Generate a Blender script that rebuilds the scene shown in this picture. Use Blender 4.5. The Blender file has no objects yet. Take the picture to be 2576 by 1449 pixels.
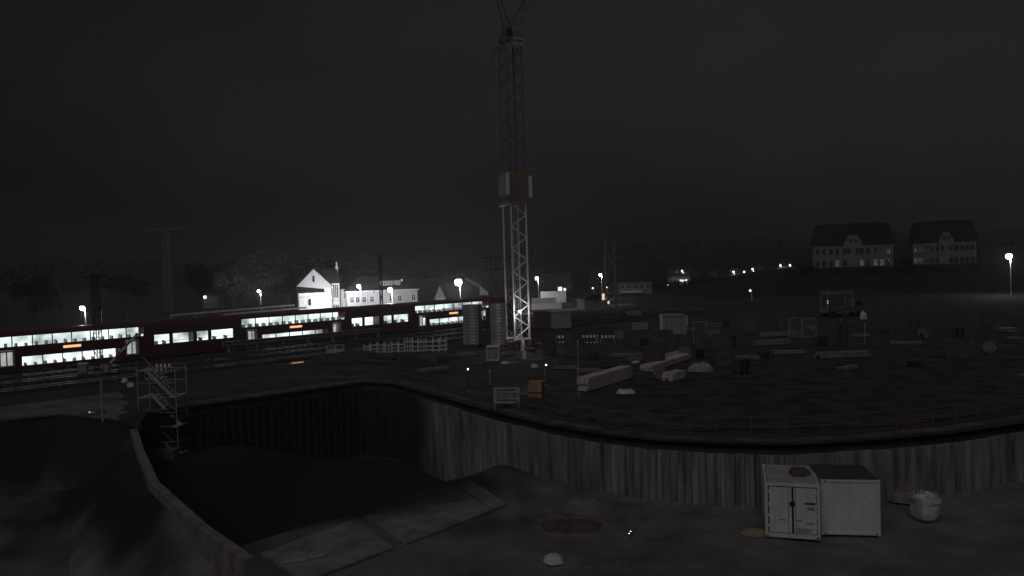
import bpy, bmesh, math, random
from mathutils import Vector, Matrix
rnd = random.Random(7)
R = math.radians
sc = bpy.context.scene
col = sc.collection

# ------------------------------------------------------------------ camera
FPX, CX, CY, CAMH = 1950.0, 1288.0, 724.5, 10.0        # focal length in pixels of a 2576 px wide frame
cam_d = bpy.data.cameras.new('camera')
cam = bpy.data.objects.new('camera', cam_d)
col.objects.link(cam)
CM = Matrix.Rotation(math.pi / 2 - R(1.91), 3, 'X') @ Matrix.Rotation(R(-1.72), 3, 'Z')
cam.matrix_world = Matrix.Translation((0, 0, CAMH)) @ CM.to_4x4()
cam_d.sensor_width = 36.0
cam_d.lens = 36.0 * FPX / 2576.0
cam_d.clip_start = 0.1
cam_d.clip_end = 3000
sc.camera = cam

# ------------------------------------------------------------------ night sky: overcast lit from below by the town
w = bpy.data.worlds.new('World')
sc.world = w
w.use_nodes = True
nt = w.node_tree
for n in list(nt.nodes):
    nt.nodes.remove(n)
def N(t, tree=None, **kw):
    n = (tree or nt).nodes.new(t)
    for k, v in kw.items():
        setattr(n, k, v)
    return n
out = N('ShaderNodeOutputWorld')
bg = N('ShaderNodeBackground')
tc = N('ShaderNodeTexCoord')
mp = N('ShaderNodeMapping')
mp.inputs['Scale'].default_value = (1.0, 1.0, 2.2)
nz = N('ShaderNodeTexNoise')
nz.inputs['Scale'].default_value = 2.3
nz.inputs['Detail'].default_value = 5
nz.inputs['Roughness'].default_value = 0.55
sx = N('ShaderNodeSeparateXYZ')
ma = N('ShaderNodeMath', operation='MULTIPLY_ADD')      # the glow is stronger over the town to the right
ma.inputs[1].default_value = 0.38
ma.inputs[2].default_value = -0.22
mz = N('ShaderNodeMapRange')                            # and fades into the dark horizon
mz.interpolation_type = 'SMOOTHSTEP'
mz.inputs['From Min'].default_value = -0.02
mz.inputs['From Max'].default_value = 0.2
mz.inputs['To Max'].default_value = 0.42
mz2 = N('ShaderNodeMath', operation='ADD')
mb_ = N('ShaderNodeMath', operation='MULTIPLY_ADD')
mb_.inputs[1].default_value = 0.62
cr = N('ShaderNodeValToRGB')
cr.color_ramp.elements[0].position = 0.15
cr.color_ramp.elements[0].color = (0.0047, 0.0040, 0.0047, 1)
cr.color_ramp.elements[1].position = 0.95
cr.color_ramp.elements[1].color = (0.0232, 0.0196, 0.0224, 1)
nt.links.new(tc.outputs['Generated'], mp.inputs['Vector'])
nt.links.new(mp.outputs['Vector'], nz.inputs['Vector'])
nt.links.new(tc.outputs['Generated'], sx.inputs[0])
nt.links.new(sx.outputs['X'], ma.inputs[0])
nt.links.new(nz.outputs['Fac'], mb_.inputs[0])
nt.links.new(sx.outputs['Z'], mz.inputs['Value'])
nt.links.new(mz.outputs[0], mz2.inputs[0])
nt.links.new(ma.outputs[0], mz2.inputs[1])
nt.links.new(mz2.outputs[0], mb_.inputs[2])
nt.links.new(mb_.outputs[0], cr.inputs['Fac'])
nt.links.new(cr.outputs['Color'], bg.inputs['Color'])
bg.inputs['Strength'].default_value = 1.0
nt.links.new(bg.outputs[0], out.inputs['Surface'])

sun_d = bpy.data.lights.new('sun', 'SUN')
sun_d.energy = 0.27
sun_d.angle = R(35)
sun_d.color = (1.0, 0.95, 0.96)
sun = bpy.data.objects.new('sun', sun_d)
col.objects.link(sun)
sun.rotation_euler = (R(42), 0, R(-22))               # dim town light from behind the camera, a little from the left

sc.view_settings.view_transform = 'Standard'
sc.view_settings.look = 'None'
sc.view_settings.exposure = 0.0
sc.view_settings.gamma = 1.0
sc.view_settings.use_curve_mapping = False
sc.cycles.use_denoising = True
sc.cycles.max_bounces = 5
sc.cycles.transparent_max_bounces = 12
sc.cycles.sample_clamp_indirect = 2.0

# ------------------------------------------------------------------ helpers
def ray(x, y):
    return CM @ Vector(((x - CX) / FPX, -(y - CY) / FPX, -1.0))
def at(x, y, Y):
    d = ray(x, y)
    return Vector((0, 0, CAMH)) + d * (Y / d.y)
def gp(x, y, z=0.0):
    d = ray(x, y)
    return Vector((0, 0, CAMH)) + d * ((z - CAMH) / d.z)

def tag(o, label=None, cat=None, group=None, kind=None):
    if label: o['label'] = label
    if cat: o['category'] = cat
    if group: o['group'] = group
    if kind: o['kind'] = kind
    return o
def empty(name, loc=(0, 0, 0), rz=0.0, label=None, cat=None, group=None):
    o = bpy.data.objects.new(name, None)
    o.empty_display_size = 0.2
    col.objects.link(o)
    o.location = loc
    o.rotation_euler = (0, 0, rz)
    return tag(o, label, cat, group)
def copy_tree(o, parent=None):
    c = o.copy()
    col.objects.link(c)
    c.parent = parent
    for ch in list(o.children):
        copy_tree(ch, c)
    return c

class MB:
    def __init__(s):
        s.v, s.f = [], []
    def add(s, vs, fs):
        b = len(s.v)
        s.v += [tuple(p) for p in vs]
        s.f += [tuple(i + b for i in f) for f in fs]
        return s
    def box(s, x0, x1, y0, y1, z0, z1, m=None):
        vs = [Vector(p) for p in ((x0, y0, z0), (x1, y0, z0), (x1, y1, z0), (x0, y1, z0), (x0, y0, z1), (x1, y0, z1), (x1, y1, z1), (x0, y1, z1))]
        if m is not None: vs = [m @ p for p in vs]
        return s.add(vs, [(0, 3, 2, 1), (4, 5, 6, 7), (0, 1, 5, 4), (1, 2, 6, 5), (2, 3, 7, 6), (3, 0, 4, 7)])
    def cbox(s, c, sz, m=None):
        return s.box(c[0] - sz[0] / 2, c[0] + sz[0] / 2, c[1] - sz[1] / 2, c[1] + sz[1] / 2, c[2] - sz[2] / 2, c[2] + sz[2] / 2, m)
    def tube(s, p0, p1, r, n=6, r1=None):
        p0, p1 = Vector(p0), Vector(p1)
        d = (p1 - p0)
        if d.length < 1e-6: return s
        d.normalize()
        a = d.orthogonal().normalized()
        b = d.cross(a)
        r1 = r if r1 is None else r1
        vs = []
        for p, q in ((p0, r), (p1, r1)):
            for i in range(n):
                t = 2 * math.pi * (i + .5) / n
                vs.append(p + (a * math.cos(t) + b * math.sin(t)) * q)
        fs = [(i, (i + 1) % n, n + (i + 1) % n, n + i) for i in range(n)]
        fs += [tuple(range(n - 1, -1, -1)), tuple(range(n, 2 * n))]
        return s.add(vs, fs)
    def path(s, pts, r, n=5):
        for a, b in zip(pts, pts[1:]): s.tube(a, b, r, n)
        return s
    def lathe(s, prof, n=14, c=(0, 0, 0)):
        vs = []
        for r, z in prof:
            for i in range(n):
                t = 2 * math.pi * i / n
                vs.append((c[0] + r * math.cos(t), c[1] + r * math.sin(t), c[2] + z))
        fs = []
        for k in range(len(prof) - 1):
            for i in range(n):
                j = (i + 1) % n
                fs.append((k * n + i, k * n + j, (k + 1) * n + j, (k + 1) * n + i))
        fs.append(tuple(range(n - 1, -1, -1)))
        fs.append(tuple(range((len(prof) - 1) * n, len(prof) * n)))
        return s.add(vs, fs)
    def prism(s, poly, y0, y1):                       # polygon in xz, pushed along y
        n = len(poly)
        vs = [(x, y0, z) for x, z in poly] + [(x, y1, z) for x, z in poly]
        fs = [tuple(range(n)), tuple(range(2 * n - 1, n - 1, -1))]
        fs += [(i, n + i, n + (i + 1) % n, (i + 1) % n) for i in range(n)]
        return s.add(vs, fs)
    def mesh(s, name, mat, smooth=False):
        me = bpy.data.meshes.new(name)
        me.from_pydata(s.v, [], s.f)
        bm = bmesh.new(); bm.from_mesh(me)
        bmesh.ops.recalc_face_normals(bm, faces=bm.faces)
        bm.to_mesh(me); bm.free()
        if mat: me.materials.append(mat)
        if smooth:
            for p in me.polygons: p.use_smooth = True
        return me
    def build(s, name, mat, parent=None, loc=None, rz=0.0, smooth=False):
        o = bpy.data.objects.new(name, s.mesh(name, mat, smooth))
        col.objects.link(o)
        if parent: o.parent = parent
        if loc is not None: o.location = loc
        if rz: o.rotation_euler = (0, 0, rz)
        return o
def link(name, me, parent=None, loc=(0, 0, 0), rz=0.0):
    o = bpy.data.objects.new(name, me)
    col.objects.link(o)
    o.parent = parent
    o.location = loc
    o.rotation_euler = (0, 0, rz)
    return o
ORD = ['first', 'second', 'third', 'fourth', 'fifth', 'sixth', 'seventh', 'eighth', 'ninth', 'tenth', 'eleventh', 'twelfth', 'thirteenth', 'fourteenth', 'fifteenth', 'sixteenth', 'seventeenth', 'eighteenth']

# ------------------------------------------------------------------ materials
def mat(name, c, rough=.8, var=.25, scale=3.0, metal=0.0, bump=0.0, tint=None, stretch=(1, 1, 1), world=False, detail=5, spec=.3):
    m = bpy.data.materials.new(name)
    m.use_nodes = True
    t = m.node_tree
    p = t.nodes['Principled BSDF']
    p.inputs['Roughness'].default_value = rough
    p.inputs['Metallic'].default_value = metal
    p.inputs['Specular IOR Level'].default_value = spec
    if world:
        src = N('ShaderNodeNewGeometry', t).outputs['Position']
    else:
        src = N('ShaderNodeTexCoord', t).outputs['Object']
    mpn = N('ShaderNodeMapping', t)
    mpn.inputs['Scale'].default_value = stretch
    t.links.new(src, mpn.inputs['Vector'])
    ns = N('ShaderNodeTexNoise', t)
    ns.inputs['Scale'].default_value = scale
    ns.inputs['Detail'].default_value = detail
    ns.inputs['Roughness'].default_value = .62
    t.links.new(mpn.outputs[0], ns.inputs['Vector'])
    r = N('ShaderNodeValToRGB', t)
    c2 = tint or c
    r.color_ramp.elements[0].position = .3
    r.color_ramp.elements[1].position = .72
    r.color_ramp.elements[0].color = tuple(max(0, x * (1 - var)) for x in c) + (1,)
    r.color_ramp.elements[1].color = tuple(min(1, x * (1 + var)) for x in c2) + (1,)
    t.links.new(ns.outputs['Fac'], r.inputs['Fac'])
    t.links.new(r.outputs['Color'], p.inputs['Base Color'])
    if bump:
        b = N('ShaderNodeBump', t)
        b.inputs['Strength'].default_value = bump
        t.links.new(ns.outputs['Fac'], b.inputs['Height'])
        t.links.new(b.outputs['Normal'], p.inputs['Normal'])
    return m
def emit(name, c, s, var=0.0, scale=2.0):
    m = bpy.data.materials.new(name)
    m.use_nodes = True
    t = m.node_tree
    for n in list(t.nodes): t.nodes.remove(n)
    o = N('ShaderNodeOutputMaterial', t)
    e = N('ShaderNodeEmission', t)
    e.inputs['Color'].default_value = tuple(c) + (1,)
    e.inputs['Strength'].default_value = s
    if var:
        g = N('ShaderNodeNewGeometry', t)
        ns = N('ShaderNodeTexNoise', t)
        ns.inputs['Scale'].default_value = scale
        ns.inputs['Detail'].default_value = 2
        mr = N('ShaderNodeMapRange', t)
        mr.inputs['From Min'].default_value = .3
        mr.inputs['From Max'].default_value = .7
        mr.inputs['To Min'].default_value = s * (1 - var)
        mr.inputs['To Max'].default_value = s * (1 + var)
        t.links.new(g.outputs['Position'], ns.inputs['Vector'])
        t.links.new(ns.outputs['Fac'], mr.inputs['Value'])
        t.links.new(mr.outputs[0], e.inputs['Strength'])
    t.links.new(e.outputs[0], o.inputs['Surface'])
    return m
def glassy(name, c, k):
    m = bpy.data.materials.new(name)
    m.use_nodes = True
    t = m.node_tree
    for n in list(t.nodes): t.nodes.remove(n)
    o = N('ShaderNodeOutputMaterial', t)
    tr = N('ShaderNodeBsdfTransparent', t)
    tr.inputs['Color'].default_value = tuple(c) + (1,)
    gl = N('ShaderNodeBsdfGlossy', t)
    gl.inputs['Roughness'].default_value = .08
    mx = N('ShaderNodeMixShader', t)
    mx.inputs[0].default_value = k
    t.links.new(tr.outputs[0], mx.inputs[1])
    t.links.new(gl.outputs[0], mx.inputs[2])
    t.links.new(mx.outputs[0], o.inputs['Surface'])
    return m
def stripes(name, c1, c2, period, axis='X', off=0.0, rough=.5):
    m = bpy.data.materials.new(name)
    m.use_nodes = True
    t = m.node_tree
    p = t.nodes['Principled BSDF']
    p.inputs['Roughness'].default_value = rough
    s = N('ShaderNodeTexCoord', t)
    x = N('ShaderNodeSeparateXYZ', t)
    a = N('ShaderNodeMath', t, operation='MULTIPLY_ADD')
    a.inputs[1].default_value = 1.0 / period
    a.inputs[2].default_value = 100.0 + off
    fr = N('ShaderNodeMath', t, operation='FRACT')
    g = N('ShaderNodeMath', t, operation='GREATER_THAN')
    g.inputs[1].default_value = .5
    mx = N('ShaderNodeMix', t, data_type='RGBA')
    mx.inputs['A'].default_value = tuple(c1) + (1,)
    mx.inputs['B'].default_value = tuple(c2) + (1,)
    t.links.new(s.outputs['Object'], x.inputs[0])
    t.links.new(x.outputs[axis], a.inputs[0])
    t.links.new(a.outputs[0], fr.inputs[0])
    t.links.new(fr.outputs[0], g.inputs[0])
    t.links.new(g.outputs[0], mx.inputs['Factor'])
    t.links.new(mx.outputs['Result'], p.inputs['Base Color'])
    return m

M = {}
M['soil'] = mat('soil', (.036, .032, .032), .95, .5, .35, bump=.5, tint=(.052, .047, .047), world=True, detail=9)
M['pit_soil'] = mat('pit_soil', (.15, .14, .138), .95, .35, .45, bump=.5, tint=(.18, .167, .165), world=True, detail=10)
def dark_patch(m, c, rx, ry, ang, dark):      # dark patch with a ragged border, mixed into the base colour
    t = m.node_tree
    p = t.nodes['Principled BSDF']
    old = p.inputs['Base Color'].links[0].from_socket
    g = N('ShaderNodeNewGeometry', t)
    mp2 = N('ShaderNodeMapping', t, vector_type='TEXTURE')
    mp2.inputs['Location'].default_value = (c[0], c[1], -3.3)
    mp2.inputs['Rotation'].default_value = (0, 0, ang)
    mp2.inputs['Scale'].default_value = (rx, ry, 50)
    ln = N('ShaderNodeVectorMath', t, operation='LENGTH')
    ns = N('ShaderNodeTexNoise', t)
    ns.inputs['Scale'].default_value = .22
    ns.inputs['Detail'].default_value = 7
    ad = N('ShaderNodeMath', t, operation='MULTIPLY_ADD')
    ad.inputs[1].default_value = 1.3
    mr = N('ShaderNodeMapRange', t)
    mr.interpolation_type = 'SMOOTHSTEP'
    mr.inputs['From Min'].default_value = 1.25
    mr.inputs['From Max'].default_value = 1.95
    mx = N('ShaderNodeMix', t, data_type='RGBA')
    mx.inputs['A'].default_value = tuple(dark) + (1,)
    t.links.new(g.outputs['Position'], mp2.inputs['Vector'])
    t.links.new(mp2.outputs[0], ln.inputs[0])
    t.links.new(g.outputs['Position'], ns.inputs['Vector'])
    t.links.new(ns.outputs['Fac'], ad.inputs[0])
    t.links.new(ln.outputs['Value'], ad.inputs[2])
    t.links.new(ad.outputs[0], mr.inputs['Value'])
    t.links.new(mr.outputs[0], mx.inputs['Factor'])
    t.links.new(old, mx.inputs['B'])
    t.links.new(mx.outputs['Result'], p.inputs['Base Color'])
dark_patch(M['pit_soil'], (-15, 54), 19, 16, 0, (.028, .026, .027))  # darker left half of the pit floor
dark_patch(M['pit_soil'], (-21.3, 41.4), 13, 1.8, R(121), (.026, .024, .024))
dark_patch(M['pit_soil'], (-43, 51.5), 26, 5, R(2), (.026, .024, .024))
M['verge'] = mat('verge', (.085, .078, .077), .95, .6, .9, tint=(.11, .1, .098), bump=.4, world=True, detail=9)
M['gap_shade'] = mat('gap_shade', (.035, .032, .032), .8, .5, .5, bump=.4, world=True, detail=9)
M['stone'] = mat('stone', (.17, .16, .158), .9, .5, 1.3, world=True)
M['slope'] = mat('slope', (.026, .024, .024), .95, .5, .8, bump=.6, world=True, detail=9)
M['gravel'] = mat('gravel', (.06, .057, .056), .95, .5, 6, world=True)
M['ballast'] = mat('ballast', (.042, .038, .037), .95, .5, 4, bump=.6, world=True)
M['yard'] = mat('yard', (.13, .13, .127), .9, .45, .3, tint=(.17, .166, .163), bump=.3, world=True, detail=8)
M['concrete'] = mat('concrete', (.3, .29, .28), .85, .3, 1.2, bump=.15)
M['pale_concrete'] = mat('pale_concrete', (.225, .225, .22), .8, .45, .8, bump=.2, world=True, detail=8)
M['dark_concrete'] = mat('dark_concrete', (.22, .2, .19), .9, .35, 1.5, bump=.2)
dark_patch(M['pale_concrete'], (-9.5, 46.2), 7, 7, R(20), (.035, .033, .033))  # fade of light towards the slab's back edge, put into the colour
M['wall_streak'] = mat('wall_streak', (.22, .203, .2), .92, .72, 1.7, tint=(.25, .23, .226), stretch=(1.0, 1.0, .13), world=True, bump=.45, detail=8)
dark_patch(M['wall_streak'], (-11, 66), 8, 8, 0, (.035, .031, .032))  # light fading out at the wall's left end, painted into its colour
M['steel'] = mat('steel', (.35, .35, .35), .4, .2, 4, metal=.7)
M['galv'] = mat('galv', (.55, .57, .57), .45, .2, 4, metal=.35)
M['rail_dull'] = mat('rail_dull', (.13, .12, .12), .7, .3, 3)
M['galv_lit'] = mat('galv_lit', (.8, .82, .82), .4, .15, 4)  # steel of the stacking frames, train light put into a brighter colour
M['rail'] = mat('rail', (.45, .43, .42), .22, .2, 5, metal=1.0)
M['rust'] = mat('rust', (.13, .06, .04), .8, .4, 5)
M['crane_red'] = mat('crane_red', (.2, .13, .115), .6, .3, 2)
M['crane_yellow'] = mat('crane_yellow', (.3, .23, .13), .6, .25, 2)
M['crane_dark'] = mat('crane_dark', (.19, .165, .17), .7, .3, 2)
M['white_paint'] = mat('white_paint', (.85, .87, .87), .5, .07, 2.2)
M['container'] = mat('container', (.72, .76, .765), .6, .13, 2.2, detail=9, stretch=(1, 1, .3))
M['roof_dim'] = mat('roof_dim', (.075, .075, .08), .8, .3, 1.5)
M['rib'] = mat('rib', (.46, .47, .475), .7, .2, 1.5)
M['seal'] = mat('seal', (.03, .03, .03), .8, .2, 4)
M['render_white'] = mat('render_white', (.72, .72, .7), .9, .08, .6)
M['render_grey'] = mat('render_grey', (.5, .5, .49), .9, .1, .6)
M['villa'] = mat('villa', (.22, .22, .215), .9, .15, .4)
M['villa_dark'] = mat('villa_dark', (.19, .185, .18), .9, .2, .5)
M['roof_dark'] = mat('roof_dark', (.035, .03, .03), .9, .3, 2, stretch=(1, 1, 4))
M['roof_red'] = mat('roof_red', (.028, .019, .018), .9, .35, 1.5)
M['timber'] = mat('timber', (.5, .42, .36), .8, .25, 1.2, stretch=(.4, 5, 5))
M['timber_grey'] = mat('timber_grey', (.6, .57, .53), .8, .25, 1.2, stretch=(.4, 5, 5))
M['timber_dark'] = mat('timber_dark', (.09, .07, .06), .85, .3, 1.2, stretch=(.4, 5, 5))
M['ply'] = mat('ply', (.36, .25, .13), .7, .15, 2)
M['glass_dark'] = mat('glass_dark', (.025, .03, .035), .12, .2, 2, spec=.6)
M['black'] = mat('black', (.02, .02, .022), .6, .2, 3)
M['train_red'] = mat('train_red', (.105, .03, .029), .45, .12, 1.0)
M['train_grey'] = mat('train_grey', (.13, .125, .125), .6, .15, 1.0)
M['train_door'] = mat('train_door', (.5, .5, .5), .5, .06, 2)
M['seat'] = mat('seat', (.3, .32, .38), .8, .2, 4)
M['interior'] = emit('interior', (.94, 1.0, 1.0), 1.2, .75, .45)
M['interior_bright'] = emit('interior_bright', (.9, .97, 1.0), 4.0)
M['vestibule'] = emit('vestibule', (1.0, .98, .93), .5, .35, 1.3)
M['orange_lit'] = emit('orange_lit', (1.0, .47, .2), 1.35, .12, 8)
M['lamp_white'] = emit('lamp_white', (.92, .94, 1.0), 30)
M['lamp_warm'] = emit('lamp_warm', (1.0, .86, .62), 9)
M['lamp_small'] = emit('lamp_small', (1.0, .93, .82), 5)
M['lit_cold'] = emit('lit_cold', (.85, .95, 1.0), 1.3, .4, 1.5)
M['lit_warm'] = emit('lit_warm', (1.0, .82, .6), .9, .4, 1.5)
M['lit_dim'] = emit('lit_dim', (.8, .92, 1.0), .075, .4, 2)
M['lit_pink'] = emit('lit_pink', (1.0, .66, .52), .9, .4, 5)
M['pane'] = glassy('pane', (.92, .96, .95), .05)
M['bag'] = mat('bag', (.62, .64, .64), .7, .15, 5, bump=.3)
M['foil'] = mat('foil', (.6, .64, .68), .28, .2, 5, bump=.3, spec=.6)
M['foil_thin'] = mat('foil_thin', (.3, .33, .34), .35, .3, 3, bump=.4, spec=.6)
M['sand'] = mat('sand', (.33, .28, .18), .95, .3, 4, bump=.4)
M['brown'] = mat('brown', (.12, .092, .08), .9, .35, 5)
M['bark'] = mat('bark', (.07, .06, .05), .95, .3, 4)
M['leaf'] = mat('leaf', (.075, .085, .055), .8, .4, 1.5, tint=(.11, .115, .08))
M['leaf_dark'] = mat('leaf_dark', (.017, .016, .014), .85, .4, 1.5)
M['leaf_lamplit'] = mat('leaf_lamplit', (.12, .09, .05), .8, .4, 1.5)  # warm lamplight of the far street put into the leaf colour
M['barrier'] = stripes('barrier', (.22, .03, .028), (.92, .92, .92), .42)
M['barrier_pole'] = stripes('barrier_pole', (.35, .03, .03), (.8, .8, .78), 1.7, off=.25)
M['hut_green'] = mat('hut_green', (.28, .34, .335), .7, .15, 1)
M['hut_red'] = mat('hut_red', (.12, .06, .055), .8, .25, 1)
M['grey_paint'] = mat('grey_paint', (.3, .31, .32), .6, .15, 1.5)
M['mast_dim'] = mat('mast_dim', (.11, .115, .12), .7, .2, 2)
M['wire'] = mat('wire', (.12, .12, .12), .5, .2, 3, metal=.4)
M['sign_white'] = mat('sign_white', (.42, .43, .44), .6, .1, 1.5)
M['sign_ink'] = mat('sign_ink', (.1, .08, .08), .7, .2, 3)
M['truck_body'] = mat('truck_body', (.1, .1, .105), .5, .25, 1.5)
M['marking'] = mat('marking', (.75, .76, .75), .6, .35, 1.7, world=True)
M['block'] = mat('block', (.3, .315, .32), .9, .2, 2, world=True, bump=.2)

# ------------------------------------------------------------------ ground, pit, hill
wall_pts = [gp(345, 1078), gp(370, 1040), gp(553, 1013), gp(910, 962), gp(990, 966), gp(1240, 1036), gp(1370, 1068), gp(1500, 1092), gp(1650, 1108), gp(1800, 1117), gp(2000, 1119), gp(2200, 1108), gp(2400, 1090), gp(2576, 1064), gp(2900, 1010)]
ridge_pts = [gp(640, 1402), gp(520, 1318), gp(400, 1212), gp(362, 1130), gp(345, 1078)]
edge_pts = [gp(300, 1062), gp(150, 1046), gp(0, 1062), gp(-420, 1090)]
PITZ = -3.3
def flat(v, z=0.0): return Vector((v.x, v.y, z))

# ground sheet with the excavation cut out
hole = [Vector((70, 4, 0)), Vector((-70, 4, 0))] + [flat(p) for p in reversed(edge_pts)] + [flat(p) for p in wall_pts]
hole.append(Vector((70, wall_pts[-1].y + 3, 0)))
outer = [Vector(p) for p in ((-1500, -60, 0), (1500, -60, 0), (1500, 2200, 0), (-1500, 2200, 0))]
bm = bmesh.new()
def loop(pts):
    vs = [bm.verts.new(p) for p in pts]
    return [bm.edges.new((vs[i], vs[(i + 1) % len(vs)])) for i in range(len(vs))]
es = loop(outer) + loop(hole)
bmesh.ops.triangle_fill(bm, use_beauty=True, use_dissolve=False, edges=es)
bmesh.ops.recalc_face_normals(bm, faces=bm.faces)
me = bpy.data.meshes.new('ground')
bm.to_mesh(me); bm.free()
me.materials.append(M['soil'])
ground = link('ground', me)
tag(ground, 'dark trampled earth of the building site around the pit', 'ground', kind='structure')

def grid_sheet(name, x0, x1, y0, y1, step, zf, mt, label, cat='ground', inside=None):
    nx, ny = int((x1 - x0) / step) + 1, int((y1 - y0) / step) + 1
    vs = [(x0 + i * step, y0 + j * step, zf(x0 + i * step, y0 + j * step)) for j in range(ny) for i in range(nx)]
    fs = []
    for j in range(ny - 1):
        for i in range(nx - 1):
            if inside and not inside(x0 + (i + .5) * step, y0 + (j + .5) * step): continue
            a = j * nx + i
            fs.append((a, a + 1, a + nx + 1, a + nx))
    o = MB().add(vs, fs).build(name, mt, smooth=True)
    return tag(o, label, cat, kind='structure')
from mathutils import noise as mnoise
def rough(x, y, a=.12, s=.35):
    return a * mnoise.fractal(Vector((x * s, y * s, 3.3)), 1.0, 2.0, 4)
def sstep(v): v = max(0.0, min(1.0, v)); return v * v * (3 - 2 * v)
def pit_z(x, y):                                      # the left half is dug deeper than the bench with the containers
    d = (x + .6) * -.74 + (y - 41.8) * .67
    return PITZ + rough(x, y, .1, .4) - 3.0 * sstep((d - 5.2) / 9) * sstep((x + 23) / 9)
grid_sheet('pit_floor', -75, 75, 3, 75, .6, pit_z, M['pit_soil'], 'rough grey floor of the excavation pit', 'pit floor')

# left earth bank falling from the yard into the left basin
b = MB()
pts = [Vector((-24.4, 50.3, 0))] + [flat(p) for p in edge_pts]
top, low = [], []
for a, c in zip(pts, pts[1:]):
    for k in range(10):
        p = a.lerp(c, k / 10)
        top.append(p + Vector((rnd.uniform(-.2, .2), .3 + rnd.uniform(-.2, .2), .005 + rnd.uniform(0, .05))))
        low.append(p + Vector((1.2 + rnd.uniform(-.3, .3), -5.2 + rnd.uniform(-.6, .6), PITZ - .1)))
n = len(top)
mid = [top[i].lerp(low[i], .5) + Vector((0, 0, rnd.uniform(-.15, .35))) for i in range(n)]
b.add(top + mid + low, [(i, i + 1, n + i + 1, n + i) for i in range(n - 1)] + [(n + i, n + i + 1, 2 * n + i + 1, 2 * n + i) for i in range(n - 1)])
tag(b.build('bank', M['pit_soil'], smooth=True), 'dark earth bank below the lit yard on the left', 'bank', kind='structure')

# lit yard on the left
yp = [gp(-200, 1066), gp(0, 1057), gp(150, 1041), gp(230, 1050), gp(300, 1054), gp(325, 1010), gp(290, 958), gp(200, 946), gp(0, 955), gp(-250, 975)]
yq = []
for a, c in zip(yp, yp[1:] + yp[:1]):
    for k in range(8):
        q = a.lerp(c, k / 8)
        yq.append(flat(q, .008) + Vector((rnd.uniform(-.5, .5), rnd.uniform(-.5, .1), 0)) * (1 if k else .3))
yo = MB().add(yq, [tuple(range(len(yq)))]).build('yard', M['yard'])
tag(yo, 'pale gravel yard at left between the tracks and the bank', 'yard', kind='structure')

# churned, partly wet working surface between pit and tracks
M['wet_soil'] = mat('wet_soil', (.034, .03, .031), .95, .6, .55, bump=.6, tint=(.06, .053, .054), world=True, detail=10)
t = M['wet_soil'].node_tree
g_ = N('ShaderNodeNewGeometry', t); ns_ = N('ShaderNodeTexNoise', t); mr_ = N('ShaderNodeMapRange', t)
ns_.inputs['Scale'].default_value = .16; ns_.inputs['Detail'].default_value = 6
mr_.inputs['From Min'].default_value = .56; mr_.inputs['From Max'].default_value = .7
mr_.inputs['To Min'].default_value = .95; mr_.inputs['To Max'].default_value = .4
t.links.new(g_.outputs['Position'], ns_.inputs['Vector']); t.links.new(ns_.outputs['Fac'], mr_.inputs['Value'])
t.links.new(mr_.outputs[0], t.nodes['Principled BSDF'].inputs['Roughness'])
_wp = [flat(p) for p in wall_pts]
def off_pit(x, y):
    if (x > 62 and y < 66) or x < -24 - (y - 55) * .5: return False
    best = 1e9
    for a, c in zip(_wp, _wp[1:]):
        d = c - a; f = max(0, min(1, ((x - a.x) * d.x + (y - a.y) * d.y) / d.length_squared))
        q = a + d * f
        dd = math.hypot(x - q.x, y - q.y)
        if dd < best:
            best = dd; side = d.x * (y - a.y) - d.y * (x - a.x)
    if best < 2.6 or side < 0: return False
    return ((x + 29.45) * -.6911 + (y - 102.5) * .7228) < -24.8
def churn(x, y):
    z = .012 + .05 * max(0, mnoise.fractal(Vector((x * .5, y * .5, 9)), 1.0, 2.0, 5) + .35)
    c = (y - 62 - 9 * math.sin(x * .06)) / 1.0
    for o in (-1.0, 1.0, 8.2, 10.0): z -= .035 * math.exp(-((c - o) / .25) ** 2)
    return max(.006, z)
grid_sheet('site_ground', -38, 66, 44, 150, .5, churn, M['wet_soil'], 'churned wet earth with wheel ruts between the pit and the tracks', 'ground', inside=off_pit)

# hill on the right with the villas
def hillz(x, y):
    t = max(0.0, min(1.0, (y - 175) / 75.0)) * max(0.0, min(1.0, (x - 45 - (y - 250) * .2) / 50.0))
    t = t * t * (3 - 2 * t)
    return -0.05 + 5.1 * t + max(0, (y - 300)) * .028 * min(1, max(0, (x + 20) / 80)) + rough(x, y, .25, .05) * t
grid_sheet('hill', 20, 620, 165, 620, 8, hillz, M['slope'], 'dark hillside rising on the right below the villas', 'hill')

# ------------------------------------------------------------------ railway (track frame: s along, o away from the camera)
TD = Vector((.7228, .6911, 0)); TN = Vector((-.6911, .7228, 0)); T0 = Vector((-29.45, 102.5, 0)); TR = math.atan2(.6911, .7228)
def tr(s, o, z=0.0): return T0 + TD * s + TN * o + Vector((0, 0, z))
bed = MB()
for (o0, o1, z) in ((-24, 3.0, .012),):
    bed.add([tr(-75, o0, z), tr(75, o0, z), tr(75, o1, z), tr(-75, o1, z)], [(0, 1, 2, 3)])
tag(bed.build('track_bed', M['ballast']), 'dark ballast bed under the railway tracks', 'track bed', kind='structure')
slp = MB()
for i in range(220):
    slp.cbox((-70 + i * .65, 0, .05), (.24, 2.6, .1))
slp_me = slp.mesh('sleepers', mat('sleeper', (.05, .045, .043), .9, .3, 3))
rl = MB()
for zz, ww in ((0.0, .14), (.14, .07)):
    rl.box(-72, 75, -ww / 2, ww / 2, .1 + zz, .1 + zz + (.14 if zz == 0 else .04))
rl_me = rl.mesh('rail', M['rail'])
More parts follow.
